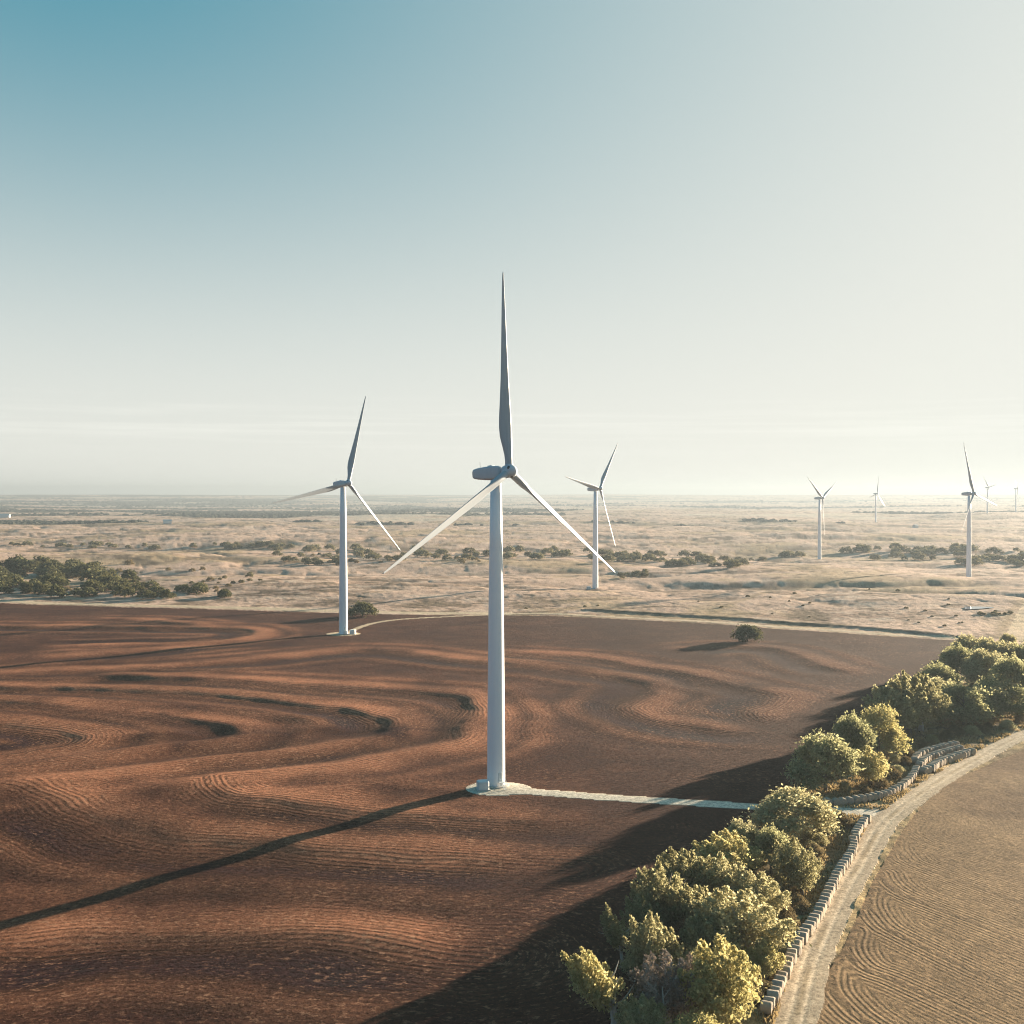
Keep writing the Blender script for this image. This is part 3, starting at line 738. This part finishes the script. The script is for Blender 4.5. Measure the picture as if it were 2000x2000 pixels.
for t, lab in zip(TURB, TL):
    z = h1(t[0], t[1])
    turbine(t[0], t[1], z, t[3], t[4], t[5], lab, t[1] < 1100)
def transformer(x, y, rz, label):
    root = empty('transformer_box', (x, y, h1(x, y)), rz)
    tag(root, label, 'transformer', 'transformer cabinets beside turbines')
    b = MB(); b.box(-1.45, 1.45, -1.25, 1.25, 0.25, 2.35, 0.28); link('housing', b.mesh('housing'), CABINET, root)
    p = MB(); p.box(-1.7, 1.7, -1.5, 1.5, -0.6, 0.22); link('plinth', p.mesh('plinth'), CONCRETE, root)
    d = MB(); d.box(-1.05, -0.03, -1.31, -1.27, 0.45, 1.95); d.box(0.03, 1.05, -1.31, -1.27, 0.45, 1.95); link('doors', d.mesh('doors'), CABINET, root)
c = flat(943, 1543); transformer(c[0], c[1], 0.25, 'pale transformer cabinet with rounded corners beside the largest turbine')
c = flat(689, 1238); transformer(c[0], c[1], -0.2, 'small white transformer cabinet right of the second turbine base')
transformer(61.5, 880.5, 0.3, 'grey transformer cabinet left of the third turbine base')

# ------------------------------------------------------------------ hay bales
def bale_mesh(seed, R=0.92, L=1.62):
    rg = np.random.default_rng(seed); n = 30
    offs = rg.normal(0, 0.018, (n,)); rings = []
    prof = [(-0.5, 0.55), (-0.5, 0.93), (-0.46, 0.985), (-0.3, 1.0), (0.0, 1.012), (0.3, 1.0), (0.46, 0.985), (0.5, 0.93), (0.5, 0.55)]
    for y, k in prof:
        ring = []
        for j in range(n):
            a = 2*math.pi*j/n; rad = R*k*(1+offs[j]+rg.normal(0, 0.008))
            z = rad*math.sin(a); x = rad*math.cos(a)*1.03
            if z < -0.55*R: z = -0.55*R + (z+0.55*R)*0.72           # slumped underside
            ring.append((y*L+rg.normal(0, 0.015), x, z + 0.87*R))
        rings.append(ring)
    b = MB(); b.rings(rings); me = b.mesh('hay_bale', True); me.materials.append(HAY); return me
bales = [bale_mesh(i) for i in range(6)]
def bale(x, y, ang, label, group, s=1.0):
    o = link('hay_bale', random.choice(bales), HAY)
    o.location = (x, y, h1(x, y)-0.03); o.rotation_euler = (random.uniform(-.03, .03), random.uniform(-.03, .03), ang); o.scale = (s,)*3
    return tag(o, label, 'hay bale', group)
def bale_row(px, step, labels, group, s=1.0, dpx=0):
    ln = smooth_line(P(*[(u, v+dpx) for u, v in px]), 8)
    seg = np.linalg.norm(np.diff(ln, axis=0), axis=1); cum = np.concatenate([[0], np.cumsum(seg)])
    q = np.arange(0.0, cum[-1], step); xs = np.interp(q, cum, ln[:, 0]); ys = np.interp(q, cum, ln[:, 1])
    for i in range(len(q)):
        a = max(i-1, 0); b = min(i+1, len(q)-1)
        ang = math.atan2(ys[b]-ys[a], xs[b]-xs[a]) - math.pi/2
        lab = labels[0] if i == 0 else labels[2] if i == len(q)-1 else labels[1]
        bale(xs[i]+random.gauss(0, .10), ys[i]+random.gauss(0, .08), ang+random.gauss(0, .06), lab, group, s*random.uniform(.94, 1.06))
    return len(q)
nb = bale_row([(1498,1978),(1521,1930),(1546,1873),(1567,1836),(1594,1797),(1617,1751),(1628,1724),(1646,1695),(1664,1666),(1668,1643),(1678,1622),(1694,1604)], 1.86,
    ['round hay bale at the near end of the long row beside the dirt road', 'round hay bale within the long single row between the creek trees and the dirt road', 'round hay bale at the junction end of the long roadside row'], 'hay bales in the long roadside row')
nb += bale_row([(1616,1574),(1646,1573),(1677,1569),(1706,1563),(1734,1556),(1762,1541),(1779.6,1525),(1787,1512),(1790,1505)], 1.95,
    ['weathered hay bale at the left end of the curved row above the junction', 'weathered hay bale in the curved row above the junction', 'hay bale where the curved row meets the bale block'], 'hay bales in the curved row')
nb += bale_row([(1805,1512),(1816.5,1507),(1829,1498),(1841,1491),(1857,1485),(1874.6,1479.6),(1889,1474.5),(1901,1471)], 2.0,
    ['large hay bale at the near corner of the stored block, closest to the road', 'large hay bale in the roadside row of the stored block', 'large hay bale at the far right corner of the stored block'], 'hay bales in the front row of the block', 1.18)
nb += bale_row([(1796,1499),(1811,1486),(1829,1478.6),(1846,1473),(1864,1468),(1882,1464)], 2.0,
    ['hay bale at the near end of the middle row of the stored block', 'hay bale in the middle row of the stored block', 'hay bale at the far end of the middle row of the stored block'], 'hay bales in the middle row of the block', 1.1)
nb += bale_row([(1786,1490),(1794,1479),(1811,1471),(1838,1464),(1855,1460),(1874,1457)], 2.0,
    ['hay bale at the near end of the back row of the stored block', 'hay bale in the back row of the stored block beside the dry grass', 'hay bale at the far end of the back row of the stored block'], 'hay bales in the back row of the block', 1.05)
print('bales', nb)

# ------------------------------------------------------------------ trees
def quads_from(cen, size, up, rg, stretch=1.6):
    n = len(cen)
    a = rg.normal(0, 1, (n, 3)) + up*1.2; a /= np.linalg.norm(a, axis=1)[:, None]
    b = np.cross(a, rg.normal(0, 1, (n, 3))); b /= np.linalg.norm(b, axis=1)[:, None]+1e-9
    s = size*rg.uniform(0.55, 1.35, (n, 1))
    a = a*s*stretch*0.5; b = b*s*0.5
    V = np.stack([cen-a, cen+b*0.8-a*0.1, cen+a, cen-b*0.8-a*0.1], 1).reshape(-1, 3)
    return V
def crown_np(seed, H, Wd, style, n, size, base=0.25, lean=(0, 0)):
    rg = np.random.default_rng(seed); cs = []; ups = []
    if style == 'plume':
        k = rg.integers(13, 18)
        tot = 0; pl = []
        for i in range(k):
            rho = math.sqrt((i+0.4)/k); th = i*2.39996 + rg.uniform(-.4, .4)
            ox, oy = rho*math.cos(th)*Wd*0.40, rho*math.sin(th)*Wd*0.40
            top = H*(1.0-0.42*rho**2)*rg.uniform(0.86, 1.03)
            b0 = H*base*rg.uniform(0.7, 1.4)
            rad = Wd*rg.uniform(0.115, 0.17)
            pl.append((ox, oy, b0, top, rad, rg.uniform(0.05, 0.16)))
        wts = np.array([(p[3]-p[2])*p[4] for p in pl]); wts /= wts.sum()
        for p, w in zip(pl, wts):
            m = int(n*w); t = rg.beta(1.5, 1.15, m)
            rp = p[4]*(np.sin(np.pi*np.clip(t, 0.02, 1)**0.75)**0.8*0.95+0.10)
            th = rg.uniform(0, 2*np.pi, m); rr = rp*np.sqrt(rg.uniform(0.12, 1, m))*(1+0.22*np.sin(t*23+th*2))
            z = p[2]+(p[3]-p[2])*t
            out = 0.55+0.75*t
            rr = rr*np.where(rg.uniform(0, 1, m) < 0.14, rg.uniform(1.1, 1.9, m), 1.0)
            x = p[0]*out + rr*np.cos(th) + lean[0]*(z/H)**1.5 - p[5]*(z-p[2])*0.6
            y = p[1]*out + rr*np.sin(th) + lean[1]*(z/H)**1.5
            cs.append(np.stack([x, y, z + rg.normal(0, 0.12, m)], 1)); ups.append(np.tile([-.25, 0, 1.0], (m, 1)))
    else:
        k = 26 if style == 'round' else 12
        for i in range(k):
            u = rg.uniform(0, 1); th = i*2.39996+rg.uniform(-.5, .5); el = math.asin(min(1, 0.02+0.98*u)) if style == 'round' else rg.uniform(0.1, 1.4)
            ce = np.array([math.cos(th)*math.cos(el)*Wd*0.36, math.sin(th)*math.cos(el)*Wd*0.36, H*(base+0.16) + math.sin(el)*H*(0.86-base-0.16)*0.93])
            ra = Wd*rg.uniform(0.12, 0.22); m = n//k
            d = rg.normal(0, 1, (m, 3)); d /= np.linalg.norm(d, axis=1)[:, None]
            q = ce + d*ra*(rg.uniform(0.05, 1, (m, 1))**0.42)*np.array([1, 1, 0.82])*(1+0.26*np.sin(d[:, :1]*9+d[:, 2:]*7))*np.where(rg.uniform(0, 1, (m, 1)) < (0.10 if size < 0.8 else 0.0), rg.uniform(1.1, 1.45, (m, 1)), 1.0)
            q[:, 0] += lean[0]*(np.clip(q[:, 2], 0, None)/H)**1.5
            cs.append(q); ups.append(np.tile([0, 0, 0.55], (m, 1)))
    c = np.vstack(cs); u = np.vstack(ups)
    c[:, 2] = np.maximum(c[:, 2], 0.15)
    V = quads_from(c, size, u, rg)
    return mesh_np('crown', V, np.arange(len(V)), 4, False)
def trunk_mesh(seed, H, lean=0.0, rad=0.28, limbs=6, spread=0.28, stems=1):
    rg = random.Random(seed); b = MB()
    for s in range(stems):
        ox = rg.uniform(-.5, .5)*(stems > 1); oy = rg.uniform(-.5, .5)*(stems > 1); tx = rg.uniform(-.8, .8)*(stems > 1)*1.6
        pts = [(ox, oy, -0.4), (ox+0.05*tx, oy, H*0.12), (ox+0.35*tx+lean*.12, oy+0.1, H*0.32), (ox+.7*tx+lean*.4, oy-0.1, H*0.58), (ox+tx*.9+lean*.55, oy, H*0.72)]
        b.tube(pts, [rad*1.35, rad, rad*.8, rad*.5, rad*.12], 8)
        for i in range(limbs):
            f = rg.uniform(0.2, 0.55); th = i*2.4+rg.uniform(-.5, .5); L = H*rg.uniform(0.12, 0.24)
            z0 = H*f; x0 = ox + tx*f + lean*f*f; 
            ex, ey = math.cos(th)*H*spread*rg.uniform(.6, 1), math.sin(th)*H*spread*rg.uniform(.6, 1)
            b.tube([(x0, oy, z0), (x0+ex*.5, oy+ey*.5, z0+L*.45), (x0+ex+lean*.1, oy+ey, z0+L)], [rad*.42, rad*.28, rad*.06], 6)
    return b.mesh('trunk', True)
TREES = {}
def tree_kind(key, seed, H, Wd, style, n, size, leaf, bark, base=0.10, lean=0.0, stems=1, rad=0.28):
    cm = crown_np(seed, H, Wd, style, n, size, base, (lean, 0)); cm.materials.append(leaf)
    tm = trunk_mesh(seed, H, lean, rad, stems=stems); tm.materials.append(bark)
    TREES[key] = (tm, cm, H, Wd)
tree_kind('plumeA', 1, 12, 9.5, 'plume', 9207, 0.31, OLIVE, PALEBARK, 0.2, -1.2, 2)
tree_kind('plumeB', 2, 12, 8.0, 'plume', 8184, 0.31, OLIVE, BARK, 0.16, -0.8, 2)
tree_kind('plumeC', 3, 12, 10.5, 'plume', 9718, 0.33, YELLOW, BARK, 0.2, -1.0, 2)
tree_kind('slim', 4, 12, 3.6, 'plume', 2659, 0.28, OLIVE, PALEBARK, 0.35, -1.8, 1, 0.2)
tree_kind('lean', 5, 12, 6.5, 'plume', 5319, 0.30, YELLOW, PALEBARK, 0.34, -4.2, 2, 0.3)
tree_kind('bare', 6, 12, 8.0, 'plume', 5319, 0.27, BARE, PALEBARK, 0.12, -0.5, 3)
tree_kind('roundA', 7, 12, 12.0, 'round', 11043, 0.36, GREEN, BARK, 0.06, -0.5)
tree_kind('roundB', 8, 12, 13.5, 'round', 12206, 0.37, GREEN, BARK, 0.08, 0.0)
tree_kind('roundC', 9, 12, 11.0, 'round', 10462, 0.34, OLIVE, BARK, 0.06, 0.3)
tree_kind('gold', 10, 12, 11.5, 'round', 9881, 0.34, YELLOW, BARK, 0.06, 0.4)
tree_kind('bush', 12, 4, 6.0, 'round', 4417, 0.23, OLIVE, BARK, 0.0, 0.0, 1, 0.1)
tree_kind('darkbush', 14, 4, 6.0, 'round', 3600, 0.30, DARKLEAF, BARK, 0.0, 0.0, 1, 0.1)
tree_kind('tanbush', 13, 3, 5.0, 'round', 3022, 0.21, TANLEAF, BARK, 0.0, 0.0, 1, 0.07)
def tree(name, key, u, vbase, vtop, label, wpx=None, group='trees along the creek', cat='tree', rz=None, z=None):
    x, y, zg = ground_at(u, vbase)
    tm, cm, H, Wd = TREES[key]
    dx, dy, dz = ray(u, vtop); ztop = CAMZ + dz*(y/dy)
    h = max(1.0, ztop - zg)
    sz = h/H
    sx = sz if wpx is None else wpx*y/F/Wd
    root = empty(name, (x, y, zg), random.uniform(-.5, .5) if rz is None else rz)
    root.scale = (sx, sx, sz)
    tag(root, label, cat, group)
    link('trunk', tm, (), root); link('crown', cm, (), root)
    return root
CR = [
 ('broadleaf_tree','lean',1196,2018,1838,'leaning pale-barked tree with a yellow tuft, leftmost of the creek trees at the bottom',85),
 ('broadleaf_tree','slim',1215,1890,1768,'single slim plume of a tree rising alone from the dark shade at the field edge',44),
 ('broadleaf_tree','plumeB',1282,1950,1780,'yellow-green feathery tree just right of the slim plume',92),
 ('bare_tree','bare',1303,2010,1838,'grey-mauve half-bare tree among the green ones near the bottom edge',105),
 ('broadleaf_tree','plumeC',1412,2016,1822,'broad golden-olive tree beside the near end of the bale row',150),
 ('broadleaf_tree','gold',1362,2110,1974,'yellow tree top cut by the bottom edge of the view',125),
 ('broadleaf_tree','plumeA',1462,1880,1722,'wide tan-green feathery tree in the middle of the lower creek grove',150),
 ('broadleaf_tree','plumeC',1496,1915,1832,'small bright yellow tree close to the bale row',66),
 ('broadleaf_tree','plumeA',1374,1850,1716,'green-gold feathery tree above the bare one',84),
 ('broadleaf_tree','plumeB',1300,1836,1680,'upright yellow-green tree jutting out to the field on the left of the grove',98),
 ('broadleaf_tree','plumeA',1346,1775,1646,'feathery olive tree at the upper left of the lower grove',92),
 ('broadleaf_tree','plumeB',1420,1785,1664,'olive tree in the thick of the lower grove',92),
 ('broadleaf_tree','plumeC',1426,1726,1618,'light olive rounded tree above the thick of the grove',112),
 ('broadleaf_tree','roundC',1447,1690,1594,'small bushy tree below the track on the shaded field side',64),
 ('broadleaf_tree','roundA',1505,1706,1606,'dark green tree with a lit top just below the big round one',72),
 ('broadleaf_tree','roundC',1552,1645,1533,'big round olive-green tree at the junction where the gravel track goes in',132),
 ('broadleaf_tree','roundC',1925,1350,1262,'light green tree filling the middle of the upper grove near the right edge',82),
 ('broadleaf_tree','roundA',1832,1368,1288,'green tree on the field side of the upper grove below the round corner tree',78),
 ('broadleaf_tree','plumeB',1774,1436,1316,'wispy olive tree between the pale thin-trunked tree and the tall one',80),
 ('broadleaf_tree','roundC',1985,1322,1250,'light tree at the right edge below the lone small tree',66),
 ('broadleaf_tree','plumeB',1332,1950,1836,'olive feathery tree squeezed between the bare tree and the broad golden one',84),
 ('broadleaf_tree','plumeA',1268,2062,1936,'low feathery tree at the bottom edge among the dead trunks',90),
 ('bare_tree','bare',1368,1978,1846,'small grey half-bare tree hidden against the broad golden tree',70),
 ('broadleaf_tree','plumeA',1400,1905,1776,'tan-green feathery tree filling the grove below the wide middle tree',96),
 ('broadleaf_tree','plumeB',1262,1862,1742,'slender olive tree at the shaded left flank of the grove',70),
 ('broadleaf_tree','plumeB',1560,1752,1634,'soft tan-green tree halfway up the bale row',78),
 ('broadleaf_tree','plumeA',1492,1806,1690,'dense olive tree next to the bushes halfway down the row',82),
 ('broadleaf_tree','roundA',1612,1546,1422,'dark green tree with pale trunk above the curved bale row',112),
 ('broadleaf_tree','roundA',1662,1500,1384,'dark green narrow-topped tree between the yellow tree and the pale-trunked one',82),
 ('broadleaf_tree','gold',1716,1478,1370,'bright yellow-green tree standing out among dark ones by the upper creek',84),
 ('broadleaf_tree','plumeC',1700,1534,1456,'olive-tan low tree behind the curved bale row',74),
 ('broadleaf_tree','plumeB',1752,1440,1326,'pale thin-trunked tree with wispy crown left in the upper grove',86),
 ('broadleaf_tree','plumeA',1802,1428,1300,'tall wispy tree behind the thin-trunked one in the upper grove',92),
 ('broadleaf_tree','roundB',1882,1416,1330,'large dark dome-shaped tree sloping down toward the road at right',100),
 ('broadleaf_tree','roundA',1870,1338,1252,'round green tree on the ploughed field corner of the upper grove',80),
 ('broadleaf_tree','roundC',1892,1312,1234,'light green tree at the top of the grove near the field path end',68),
 ('broadleaf_tree','roundC',1936,1322,1240,'light green spreading tree at the top right of the grove',72),
 ('broadleaf_tree','roundA',1975,1385,1270,'tall pale-topped tree at the right edge of the view',92),
 ('broadleaf_tree','roundB',1958,1402,1326,'broad dark tree near the right edge behind the roadside bushes',104),
 ('broadleaf_tree','roundC',1925,1405,1330,'olive tree behind the dark dome-shaped one',80),
 ('broadleaf_tree','roundC',1968,1275,1234,'small lone tree just beyond the upper grove',30),
 ('broadleaf_tree','roundA',2006,1330,1248,'green tree cut by the right edge above the others',60),
 ('broadleaf_tree','roundC',1838,1400,1318,'olive tree between the wispy trees and the dark dome',76),
]
for nm, k, u, vb, vt, lab, w in CR:
    tree(nm, k, u, vb, vt, lab, w*1.28)
# lone shrubs in the fields
tree('round_bush', 'darkbush', 1460, 1253, 1221, 'lone dark bush standing in the ploughed field near its far edge', 62, 'lone bushes', 'bush')
tree('round_bush', 'darkbush', 708, 1204, 1176, 'dark low bush on the field path right of the second turbine', 60, 'lone bushes', 'bush')
# shrubs of the verge
SHR = [(1540,1720),(1548,1745),(1530,1800),(1512,1830),(1555,1690),(1590,1672),(1602,1650),(1600,1630),(1620,1625),(1580,1700),(1560,1780),(1545,1822),(1520,1862),(1490,1945),(1475,1960),(1755,1508),(1768,1495),(1740,1520),(1748,1490),(1775,1478),(1720,1540),(1650,1545),(1690,1550),(1800,1462),(1820,1452),(1640,1610),(1655,1618),(1575,1640),(1610,1600),(1570,1725),(1585,1660),(1500,1880),(1460,1850),(1350,1900),(1300,1880),(1390,1890),(1440,1930),(1280,1980),(1620,1520),(1590,1500),(1600,1480),(1840,1448),(1850,1345),(1900,1345),(1930,1350),(1880,1378),(1840,1372),(1950,1395),(1905,1398),(1990,1412),(1930,1424),(1968,1424),(1820,1390),(1780,1400),(1735,1440),(1690,1462),(1640,1500),(1600,1520),(1570,1540),(1470,1700),(1400,1790),(1330,1850),(1255,1960),(1240,1900),(1420,1850),(1380,1940),(1340,1985),(1850,1440),(1875,1438),(1900,1436),(1925,1434),(1862,1430),(1890,1428),(1912,1428)]
for i, (u, v) in enumerate(SHR):
    k = 'tanbush' if i % 3 else 'bush'
    hpx = random.uniform(18, 34)*(v-EYE)/800
    tree('dry_shrub', k, u, v, v-hpx, 'tan leafy shrub in the dry grass among the creek trees' if k == 'tanbush' else 'olive shrub in the dry grass among the creek trees',
         hpx*random.uniform(1.3, 1.9), 'tan shrubs in the creek grass' if k == 'tanbush' else 'olive shrubs in the creek grass', 'shrub')
# dead snags at the bottom
def snag(u, v, h, seed, label):
    x, y, z = ground_at(u, v); b = MB(); rg = random.Random(seed)
    b.tube([(0,0,-.3),(.1,0,h*.5),(-.2,.1,h)], [.26,.2,.05], 7)
    for k in range(3):
        z0 = h*(.5+.15*k); a = rg.uniform(0, 6.28); b.tube([(0,0,z0),(math.cos(a)*.8,math.sin(a)*.8,z0+.9)], [.09,.03], 5)
    o = link('dead_tree', b.mesh('dead_tree', True), PALEBARK); o.location = (x, y, z); tag(o, label, 'dead tree', 'dead snags')
snag(1258, 2030, 6.5, 1, 'forked grey dead snag at the bottom edge left of the bare tree')
snag(1296, 2035, 7.5, 2, 'leaning grey dead trunk right of the forked snag')

# belts of trees in the pasture
far_me = []
for i in range(5):
    me = crown_np(200+i, 10, 12+i, 'round', 620, 1.25, 0.04); me.materials.append(FARLEAF); far_me.append(me)
dark_me = []
for i in range(4):
    me = crown_np(240+i, 10, 12+i, 'round', 620, 1.25, 0.02); me.materials.append(DARKLEAF); dark_me.append(me)
tan_me = crown_np(230, 6, 10, 'round', 420, 1.0, 0.0); tan_me.materials.append(TANLEAF)
def belt(poly, n, hpx, name, label, group, cat='tree', meshes=None, edge=0.0):
    poly = np.array(poly, float); u0, v0 = poly.min(0); u1, v1 = poly.max(0); c = 0; tries = 0
    while c < n and tries < 6000:
        tries += 1
        u = random.uniform(u0, u1); v = random.uniform(v0, v1)
        if not inpoly(np.array([u]), np.array([v]), poly)[0]: continue
        x, y, z = ground_at(u, v)
        o = link(name, random.choice(meshes or far_me), ())
        h = random.uniform(hpx*.5, hpx*1.05)*y/F/10.0
        w = h*random.uniform(1.0, 1.75)
        o.location = (x, y, z-0.2); o.scale = (w, w, h); o.rotation_euler = (0, 0, random.uniform(0, 6.28))
        tag(o, label, cat, group); c += 1
G1 = 'trees of the wooded hollow at left'
belt([(-20,1112),(60,1105),(150,1108),(250,1128),(270,1166),(120,1168),(-20,1166)], 80, 28, 'scrub_tree', 'dark round tree in the wooded hollow beyond the left end of the field', G1, 'tree', dark_me)
belt([(230,1140),(330,1148),(440,1158),(470,1172),(380,1176),(240,1168)], 20, 20, 'scrub_tree', 'small dark tree in the scrub right of the left wooded hollow', 'scrub right of the left hollow', 'tree', dark_me)
belt([(0,1064),(120,1062),(240,1064),(340,1070),(330,1074),(120,1070),(0,1072)], 18, 10, 'scrub_tree', 'small tree in the thin line far behind the left hollow', 'thin far tree line at left')
belt([(345,1068),(420,1064),(560,1066),(640,1074),(560,1078),(420,1072)], 26, 12, 'scrub_tree', 'dark tree in the long belt left of the second turbine', 'belt left of the second turbine')
belt([(520,1082),(640,1074),(760,1076),(960,1080),(950,1094),(800,1096),(660,1106),(560,1104)], 50, 15, 'scrub_tree', 'olive tree in the belt behind the second turbine', 'belt behind the second turbine')
belt([(985,1080),(1100,1078),(1250,1082),(1400,1088),(1490,1096),(1480,1112),(1380,1108),(1280,1106),(1140,1094),(990,1094)], 64, 16, 'scrub_tree', 'grey-green tree in the belt behind the third turbine', 'belt behind the third turbine')
belt([(1520,1086),(1570,1082),(1590,1090),(1530,1094)], 7, 13, 'scrub_tree', 'hazy tree in the small clump left of the V-bladed turbine', 'small clump by the V-bladed turbine')
belt([(1625,1082),(1700,1074),(1850,1072),(2020,1076),(2020,1106),(1880,1104),(1760,1100),(1680,1092)], 50, 17, 'scrub_tree', 'pale hazy tree in the broad wood behind the right-hand pasture turbine', 'broad hazy wood at right')
belt([(360,1135),(470,1122),(520,1128),(500,1140),(380,1144)], 12, 9, 'pasture_shrub', 'small round shrub in the pasture above the left scrub', 'pasture shrubs at left', 'shrub')
belt([(1200,1122),(1270,1118),(1300,1130),(1220,1134)], 7, 10, 'pasture_shrub', 'shrub on the slope right of the third turbine', 'shrubs right of the third turbine', 'shrub')
belt([(1000,1190),(1700,1150),(1950,1160),(1900,1230),(1500,1200)], 26, 5, 'pasture_shrub', 'tiny dark shrub dotted in the sunlit pasture', 'shrubs dotted in the pasture', 'shrub')
belt([(20,1110),(200,1100),(420,1110),(460,1160),(100,1160)], 16, 16, 'tan_shrub', 'tan autumn shrub among the dark trees of the left hollow', 'tan shrubs of the left hollow', 'shrub', [tan_me])
belt([(520,1080),(960,1084),(940,1100),(560,1110)], 18, 12, 'tan_shrub', 'tan autumn shrub among the belt behind the second turbine', 'tan shrubs of the second belt', 'shrub', [tan_me])
belt([(1900,1196),(1960,1192),(1985,1200),(1920,1204)], 9, 8, 'pasture_shrub', 'grey-green shrub by the small pond at right', 'shrubs by the pond', 'shrub')

# far woods: uncountable
def far_woods():
    rg = np.random.default_rng(5); n = 60000
    y = 2500*np.exp(rg.uniform(0, 1, n)*math.log(4.2)); x = y*rg.uniform(-0.56, 0.56, n)
    r = np.hypot(x, y)
    f1 = fbm(x*0.55, y, 900, 131, 4) + 0.55*sstep(500, -900, x) - 0.40 + 0.25*fbm(x, y, 260, 121, 3)
    k = (f1 > 0.02) & (r + 0.10*x > 2600); x, y = x[k][:9000], y[k][:9000]
    z = height(x, y); m = len(x)
    h = rg.uniform(3, 7.5, m); w = rg.uniform(9, 26, m)
    V = []; 
    ang = np.linspace(0, 2*np.pi, 7)[:-1]
    rings = [(0.0, 0.8), (0.45, 1.0), (0.85, 0.6)]
    P_ = []
    for zz, rr in rings:
        jit = rg.uniform(0.75, 1.25, (m, 6))
        P_.append(np.stack([x[:, None]+np.cos(ang)*w[:, None]*.5*rr*jit, y[:, None]+np.sin(ang)*w[:, None]*.5*rr*jit, z[:, None]-0.5+h[:, None]*zz*rg.uniform(.9, 1.1, (m, 6))], -1))
    P_.append(np.stack([x, y, z+h], -1)[:, None])
    V = np.concatenate(P_, 1); per = 19; Fq = []
    for a in (0, 6):
        for j in range(6):
            k2 = (j+1) % 6; Fq += [(a+j, a+k2, a+6+k2), (a+j, a+6+k2, a+6+j)]
    for j in range(6): Fq.append((12+j, 12+(j+1) % 6, 18))
    Fq = np.array(Fq)[None] + (np.arange(m)*per)[:, None, None]
    me = mesh_np('far_woods', V.reshape(-1, 3), Fq.ravel(), 3, False)
    o = link('far_woods', me, FARWOOD); tag(o, 'blue-grey woods far out on the plain', None, kind='stuff')
far_woods()

# dry grass of the verge and straw on the field: uncountable
def blades(name, x, y, hmin, hmax, wid, mat, label, seed, lean=0.25):
    rg = np.random.default_rng(seed); n = len(x); z = height(x, y)
    a = rg.uniform(0, 2*np.pi, n); h = rg.uniform(hmin, hmax, n); w = wid*rg.uniform(.6, 1.4, n)
    dx, dy = np.cos(a)*w, np.sin(a)*w
    lx, ly = rg.normal(0, lean, n)*h, rg.normal(0, lean, n)*h
    b = np.stack([x, y, z-0.05], -1)
    V = np.stack([b-np.stack([dx, dy, 0*x], -1), b+np.stack([dx, dy, 0*x], -1), b+np.stack([dx*.5+lx, dy*.5+ly, h], -1), b+np.stack([-dx*.6+lx, -dy*.6+ly, h*.9], -1)], 1).reshape(-1, 3)
    o = link(name, mesh_np(name, V, np.arange(len(V)), 4), mat); tag(o, label, None, kind='stuff')
def grass():
    rg = np.random.default_rng(9); n = 420000
    x = rg.uniform(0, 190, n); y = rg.uniform(140, 420, n)
    k = ~inpoly(x, y, FIELD_L) & ~inpoly(x, y, FIELD_RR) & (x > 5); x, y = x[k], y[k]
    ds = sdist(x, y, ROAD)[0]; d = np.where(ds > 0, 0.0, -ds); d2 = np.abs(sdist(x, y, TRACK)[0])
    pk = (d > 2.5) & (d2 > 2.7) & (fbm(x, y, 5, 7, 3) > -0.15) & (np.abs(x) < y*0.55)
    x, y = x[pk], y[pk]
    x, y = x[:90000], y[:90000]
    blades('dry_grass', x, y, 0.25, 0.75, 0.16, DRYGRASS, 'dry tan grass between the creek trees and the road', 10)
grass()

# small far buildings and a pond
def shed(u, v, w, d, h, rz, label, cat='shed', wall=None, roofc=None):
    x, y, z = ground_at(u, v); root = empty('farm_shed', (x, y, z), rz); tag(root, label, cat)
    b = MB(); b.box(-w/2, w/2, -d/2, d/2, -1, h); link('wall', b.mesh('wall'), wall or simple('white_siding', (0.75, 0.74, 0.7)), root)
    r_ = MB(); o = 0.4
    r_.add([(-w/2-o,-d/2-o,h),(w/2+o,-d/2-o,h),(w/2+o,d/2+o,h),(-w/2-o,d/2+o,h),(-w/2-o,0,h+d*.3),(w/2+o,0,h+d*.3)], [(0,1,5,4),(2,3,4,5),(0,4,3),(1,2,5),(0,3,2,1)])
    link('roof', r_.mesh('roof'), roofc or simple('tin_roof', (0.5, 0.5, 0.48), 0.5), root)
shed(327, 1022, 18, 10, 5, 0.3, 'tiny white farm building at the edge of the far blue woods', 'farm building')
shed(8, 1011, 34, 16, 7, 0.1, 'long pale farm building among the far woods at the left edge', 'farm building')
shed(1788, 1031, 10, 8, 5, 0.6, 'tiny hut alone in the hazy pasture between two turbines', 'hut')
def pond():
    x, y, z = ground_at(1908, 1189); b = MB(); n = 26
    ring = []
    for k in range(n):
        a = 2*math.pi*k/n; q = 1+0.2*math.sin(3*a+1)+0.12*math.sin(5*a)
        ring.append((math.cos(a)*8.5*q + math.sin(a)*5, math.sin(a)*7.5*q, 0))
    m, t, out = new_mat('pond_water'); bs = principled(t, out, 0.05, 0.6); bs.inputs['Base Color'].default_value = (0.05, 0.06, 0.06, 1)
    o = None
    zz = max(h1(x+p[0], y+p[1]) for p in ring)+0.15
    b.rings([[(p[0], p[1], -1.5) for p in ring], ring])
    o = link('pond_water', b.mesh('pond_water'), m); o.location = (x, y, zz); tag(o, kind='structure')
pond()
